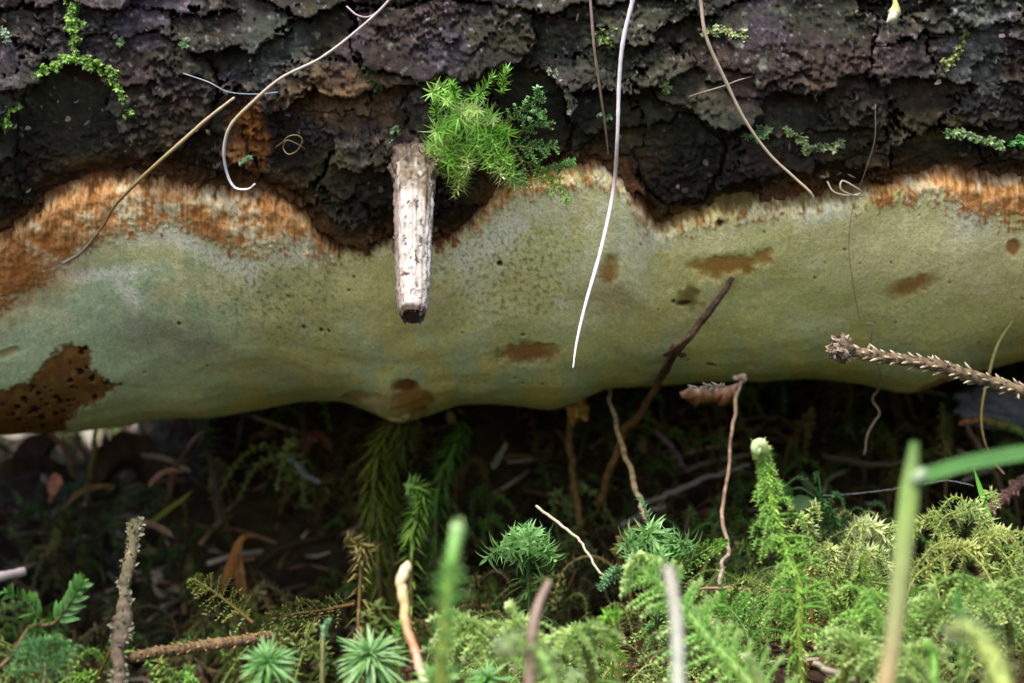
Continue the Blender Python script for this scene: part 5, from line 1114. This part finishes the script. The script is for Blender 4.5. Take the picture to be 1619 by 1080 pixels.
# ------------------------------------------------------------------ dead leaves and bits in the gap
def dead_leaf(P, w, col, label, group='dead leaves in the gap', up=(0, -.5, .85), name='dead_leaf', fold=.4):
    P = resample(P, 26); n = 26; T = nrm(np.gradient(P, axis=0)); sd = nrm(np.cross(T, A(up))); N_ = np.cross(sd, T)
    ww = (np.interp(np.linspace(0, 1, n), [0, .15, .5, .85, 1], [.15, .8, 1, .7, .1]) * w * (1 + .22 * perlin(np.linspace(0, 7, n), np.full(n, rng.uniform(0, 99)), 402)))[:, None]
    Vv = np.stack([P - sd * ww + N_ * ww * fold, P - sd * ww * .5 + N_ * ww * .12, P, P + sd * ww * .5 + N_ * ww * .12, P + sd * ww + N_ * ww * fold], 1)
    i = np.arange(n - 1)[:, None] * 5 + np.arange(4)[None]
    c = np.asarray(col) * (1 + .2 * rng.standard_normal((n * 5, 1))).clip(.5, 1.5)
    root = thing(name, P[0], label, 'dead leaf', group)
    m = MB(); m.add(Vv.reshape(-1, 3), c, None, np.stack([i, i + 1, i + 6, i + 5], -1).reshape(-1, 4)); build('blade', m, M_DEAD, root)
    m = MB(); tube(m, np.concatenate([[P[0] - T[0] * w * .8], P[:-3]]), np.linspace(.0004, .0001, n - 2), np.asarray(col) * .8, 5); build('midrib', m, M_DEAD, root)
    return root
dead_leaf(WP((270, 780, .62), (280, 745, .615), (295, 715, .61), (325, 680, .605)), .0030, S(140, 100, 84), 'curled brown leaf standing on edge in the gap, upper of a pair')
dead_leaf(WP((285, 745, .60), (262, 748, .60), (245, 760, .60), (236, 770, .60)), .0016, S(150, 112, 90), 'small curled brown leaf pointing left, lower of the pair')
dead_leaf(WP((352, 935, .60), (362, 905, .60), (372, 880, .60), (385, 852, .60), (405, 850, .602)), .0016, S(150, 96, 40), 'orange brown withered leaf strip bent over in the shade')
dead_leaf(WP((388, 955, .60), (380, 925, .60), (376, 890, .60), (372, 856, .602)), .0015, S(140, 92, 42), 'orange brown leaf strip hanging straight beside the bent one')
dead_leaf(WP((208, 822, .60), (225, 828, .60), (250, 836, .598), (274, 850, .597)), .0016, S(140, 110, 80), 'flat tan leaf piece under the yellow green grass in the gap')
dead_leaf(WP((40, 790, .66), (55, 750, .66), (75, 715, .66), (92, 700, .66)), .0075, S(60, 44, 40), 'large dark curled leaf in front of the bright specks', fold=.7)
dead_leaf(WP((-40, 780, .64), (20, 752, .64), (70, 745, .645), (120, 765, .65)), .006, S(70, 52, 44), 'broad dark leaf lying flat below the bright specks')
dead_leaf(WP((150, 780, .65), (185, 740, .65), (215, 735, .65), (240, 770, .65)), .008, S(66, 46, 34), 'dark arched leaf right of the bright specks', fold=.8)
dead_leaf(WP((105, 800, .62), (130, 780, .62), (160, 772, .62), (182, 772, .62)), .0018, S(120, 92, 50), 'narrow ochre leaf in front of the dark arched leaf')
dead_leaf(WP((82, 785, .63), (88, 765, .63), (86, 748, .63)), .0022, S(196, 130, 104), 'small pinkish tan leaf below the bright specks')
dead_leaf(WP((480, 720, .62), (490, 700, .62), (500, 690, .62), (515, 705, .62), (524, 715, .62)), .002, S(104, 62, 34), 'rusty leaf hanging in shade left of the dark moss columns')
dead_leaf(WP((230, 690, .80), (255, 682, .80), (280, 690, .80), (300, 700, .8)), .0045, S(150, 126, 130), 'greyish pink leaf lying beyond the gap under the crust edge')
dead_leaf(WP((1010, 700, .66), (1030, 712, .66), (1050, 735, .655)), .003, S(90, 60, 64), 'dull purple brown leaf deep in the gap behind the leaning stems')
m = lump('seed_case', W(242, 680, .75), .0016, S(224, 140, 120), M_DEAD, None, (1.3, 1, 1), .3, 12, base=W(242, 680, .75)); tag(m, 'small salmon pink seed case beside the greyish pink leaf', 'seed case')
for (P, lab, c) in [(WP((330, 715, .6), (340, 760, .6), (345, 800, .6), (352, 830, .6)), 'dark upright rootlet beside the curled brown leaf', S(60, 52, 40)),
               (WP((455, 725, .6), (470, 735, .6), (485, 752, .595), (505, 762, .59)), 'blue grey stick end in the shade below the rusty leaf', S(110, 116, 116)),
               (WP((778, 740, .6), (790, 722, .6), (800, 700, .6)), 'short pale stick leaning in the darkest part of the gap', S(110, 112, 84)),
               (WP((1010, 800, .6), (1060, 780, .6), (1120, 755, .6), (1185, 735, .605)), 'long grey stick lying slantwise behind the wavy stem', S(120, 108, 96)),
               (WP((985, 830, .57), (1010, 818, .575), (1050, 800, .58)), 'short grey stick end in front of the long grey stick', S(116, 106, 92)),
               (WP((1035, 680, .62), (1060, 705, .62), (1080, 735, .615), (1086, 745, .61)), 'dull mauve stick slanting down behind the leaning stems', S(110, 88, 96)),
               (WP((1300, 720, .62), (1390, 735, .61), (1470, 720, .61)), 'thin dim root lying level in the dark behind the grass stem', S(90, 76, 58)),
               (WP((1520, 660, .60), (1545, 700, .60), (1570, 740, .60), (1590, 790, .60)), 'brown stick slanting behind the level green blade', S(110, 86, 62)),
               (WP((60, 660, .66), (110, 720, .66), (120, 760, .66)), 'slim tan stalk crossing the bright specks', S(150, 110, 80)),
               (WP((165, 690, .66), (172, 730, .66), (175, 765, .66)), 'dark stalk standing right of the bright specks', S(60, 46, 50)),
               (WP((148, 670, .65), (150, 715, .65), (140, 760, .65), (135, 800, .64)), 'olive bent stalk in front of the bright specks', S(120, 110, 60)),
               (WP((225, 720, .65), (262, 725, .64), (300, 745, .63)), 'thin pale rootlet in front of the greyish pink leaf', S(150, 140, 120))]:
    strand('small_stick', P, [.0007, .0009, .0008, .0006], c, lab, 'stick', 'small sticks in the gap', M_TWIG, n=30, kink=.0006)
# mossy root and stone edge at the right
rt, P, rr = twig('mossy_root', WP((1520, 668, .57), (1550, 664, .57), (1590, 672, .57), (1630, 690, .57)), [.0008, .0010, .0012, .0012], A([S(150, 90, 60), S(110, 100, 50), S(84, 120, 50)]), 'reddish rootlet with green moss below the peg twig, at the right edge', group=None, cat='root')
m = MB(); leafy(m, P[25:], 70, .0018, .0008, 55, -.3, S(70, 120, 50), S(120, 180, 80), taper=1); build('moss', m, M_MOSS, rt)
lump('grey_stone', W(1600, 640, .62), .010, S(118, 124, 140), M_TWIG, None, (1.6, .7, .6), .3, 24, base=W(1600, 640, .62))
tag(bpy.data.objects['grey_stone'], 'blue grey stone edge peeping under the peg twig', 'stone')
shoot('moss_column', A([grd(1495, .60), W(1495, 760, .60), W(1492, 700, .59), W(1490, 640, .585)]), 'brownish moss strand hanging behind the level green blade', 80, .0030, .0008, 60, -.8, S(96, 96, 44), S(150, 140, 90), .0005, group=CG)
# two little round leaves behind the tall shoot
m = MB(); b = W(1246, 800, .55); rt = thing('seedling', b + A([0, 0, -.01]), 'two-leaved dark green seedling behind the tallest shoot', 'seedling')
m = MB(); tube(m, A([b + A([0, 0, -.012]), b]), .0003, S(90, 70, 50), 5); build('stem', m, M_STEM, rt)
for d, l in ((A([-.25, -.2, .95]), .0075), (A([.9, -.3, .25]), .0072)):
    m = MB(); leaves(m, b[None], d[None], A([[.2, -.9, .4]]), l, .0042, -.1, S(58, 104, 24), S(58, 112, 24), 3, .1); build('leaf', m, M_GRASS, rt)

# ------------------------------------------------------------------ ground cover nobody could count
def scatter_templates():
    Ts = []
    def tpl(fn):
        m = MB(); fn(m); Ts.append(m.arrays())
    up = lambda h, b=(0, 0): resample(A([[0, 0, -.002], [b[0] * .4, b[1] * .4, h * .55], [b[0], b[1], h]]), 14)
    def t1(m, c0, c1, h):
        P = up(h, (rng.uniform(-.006, .006), rng.uniform(-.005, .002))); tube(m, P, .0003, BRN, 4, False); leafy(m, P, 60, .0030, .0008, 58, -.8, c0, c1, taper=.7, tipang=25)
    def t2(m, c0, c1, h):
        P = up(h, (rng.uniform(-.004, .004), -.002)); tube(m, P, .00035, BRN, 4, False)
        for q in range(5):
            i = rng.integers(6, 14); a = rng.uniform(0, 6.28); o_ = A([math.cos(a), math.sin(a) * .7 - .35, 0]); l = rng.uniform(.006, .013); k_ = rng.uniform(.7, 1.2)
            Bp = resample(A([P[i], P[i] + o_ * l * .4 + A([0, 0, l * .28]), P[i] + o_ * l * .8 + A([0, 0, l * .12]), P[i] + o_ * l * 1.05 + A([0, 0, -l * .38])]), 12)
            tube(m, Bp, np.linspace(.0003, .00016, 12), c0 * k_, 4, False); leafy(m, Bp, 34, .0013, .00055, 44, -.4, c0 * k_, c1 * k_, t0=0, taper=.8)
    def t3(m, c0, c1, h):
        P = up(h); tube(m, P, .0004, BRN, 4, False); leafy(m, P[6:], 34, .0055, .0009, 60, -.3, c0, c1, taper=1, tipang=30, nsec=2)
    for k in range(3): tpl(lambda m: t1(m, G1, PALE, rng.uniform(.010, .020)))
    for k in range(4): tpl(lambda m: t2(m, [S(104, 146, 56), S(132, 152, 70), S(96, 140, 60), S(146, 164, 84)][k], [S(170, 206, 110), S(200, 210, 150), S(160, 200, 120), S(214, 222, 170)][k], rng.uniform(.008, .017)))
    for k in range(2): tpl(lambda m: t3(m, S(84, 140, 70), MINT, rng.uniform(.008, .014)))
    for k in range(2): tpl(lambda m: t2(m, S(104, 90, 50), S(160, 146, 96), rng.uniform(.008, .014)))
    return Ts
TPL = scatter_templates()
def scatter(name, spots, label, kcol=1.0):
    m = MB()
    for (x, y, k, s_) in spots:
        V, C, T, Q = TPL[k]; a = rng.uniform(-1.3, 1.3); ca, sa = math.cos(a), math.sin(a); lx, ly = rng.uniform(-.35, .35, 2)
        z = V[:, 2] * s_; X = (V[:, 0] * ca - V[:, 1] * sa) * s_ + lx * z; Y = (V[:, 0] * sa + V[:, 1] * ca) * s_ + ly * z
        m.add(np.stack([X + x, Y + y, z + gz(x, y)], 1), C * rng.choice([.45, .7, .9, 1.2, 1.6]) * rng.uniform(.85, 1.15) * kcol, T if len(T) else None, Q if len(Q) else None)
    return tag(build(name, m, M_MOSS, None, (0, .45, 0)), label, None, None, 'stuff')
sp = []
for _ in range(7600):
    y = rng.uniform(.385, .63); x = rng.uniform(-.15, .15) * y / .5
    u = 809.5 + F * x / y
    d = .30 + .7 * sst(430, 800, u + 90 * perlin(x * 30, y * 30, 301)); d *= .65 + .8 * sst(-.2, .4, perlin(x * 55, y * 55, 302))
    d *= 1 - .75 * sst(.50, .57, y) 
    if rng.uniform() > d * (.112 - .055 * sst(1200, 1350, u)): continue
    if 930 < u < 1335 and y < .445: continue
    k = rng.choice([0, 1, 3, 4, 5, 6, 3, 4, 5, 6, 7, 9, 10]) if u > 500 else rng.choice([3, 4, 5, 6, 9, 10])
    sp.append((x, y, k, rng.uniform(.55, 1.0) * (1 if u > 900 else .8)))
scatter('moss_carpet', sp, 'low carpet of mixed green moss covering the forest floor')
sp = [(rng.uniform(-.19, .2), rng.uniform(.54, .76), int(rng.choice([3, 4, 9, 10, 0, 1])), rng.uniform(.8, 1.9)) for _ in range(560)]
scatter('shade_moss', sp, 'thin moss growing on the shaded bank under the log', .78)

def litter(name, n, xr, yr, label, lift=.004, lit=1.0):
    m = MB(); pal = [S(96, 66, 44), S(74, 52, 38), S(140, 110, 78), S(60, 44, 34), S(120, 84, 56), S(176, 160, 138), S(94, 56, 40)]
    for _ in range(n):
        x = rng.uniform(*xr); y = rng.uniform(*yr); p = A([x, y, gz(x, y) + rng.uniform(0, lift)]); a = rng.uniform(0, 6.28); d = nrm(A([math.cos(a), math.sin(a), rng.normal(0, .35)])); c = pal[rng.integers(0, 7)] * rng.uniform(.6, 1.2) * lit
        r_ = rng.uniform()
        if r_ < .55:
            l = rng.uniform(.006, .016); q = np.stack([p - d * l / 2, p + A([0, 0, rng.normal(0, .0008)]), p + d * l / 2]); tube(m, q, [.00035, .0005, .0002], c, 4)
        elif r_ < .8:
            leaves(m, p[None], d[None], nrm(A([[rng.normal(0, .4), rng.normal(0, .4) - .3, 1]])), rng.uniform(.005, .013), rng.uniform(.002, .006), rng.uniform(-.6, .6), c, c * 1.2, 2, rng.uniform(-.4, .4))
        else:
            l = rng.uniform(.012, .035); q = resample(np.stack([p - d * l / 2, p + .0015 * rng.standard_normal(3) + A([0, 0, .001]), p + d * l / 2 + .001 * rng.standard_normal(3)]), 7); tube(m, q, rng.uniform(.0003, .0008), c, 5)
    return tag(build(name, m, M_DEAD, None, (0, .5, 0)), label, None, None, 'stuff')
litter('leaf_litter', 1500, (-.16, .16), (.38, .62), 'brown needles, leaf bits and sticks between the moss')
litter('bank_litter', 3200, (-.22, .2), (.58, .80), 'brown needles, leaf bits and sticks on the shaded bank', .008, 1.45)  # colours raised to brighten the bank in place of light
# undergrowth beyond the open end of the gap
m = MB()
for _ in range(900):
    y = rng.uniform(1.3, 2.6); x = y * rng.uniform(-.34, -.15); p = A([x, y, gz(x, y) + rng.uniform(0, .03)]); a = rng.uniform(0, 6.28); d = nrm(A([.6 * math.cos(a), .6 * math.sin(a), rng.uniform(.1, 1)]))
    c = [S(150, 170, 90), S(190, 180, 130), S(100, 140, 60), S(220, 214, 196), S(120, 96, 60), S(86, 66, 44), S(80, 60, 44)][rng.integers(0, 7)]
    leaves(m, p[None], d[None], nrm(A([[.3 * math.cos(a), -.6, .8]])), rng.uniform(.008, .04), rng.uniform(.003, .010), rng.uniform(-.5, .3), c * .8, c, 2)
tag(build('undergrowth', m, M_GRASS, None, (-.3, 1.2, 0)), 'pale leaves and stalks in daylight beyond the open end of the gap', None, None, 'stuff')
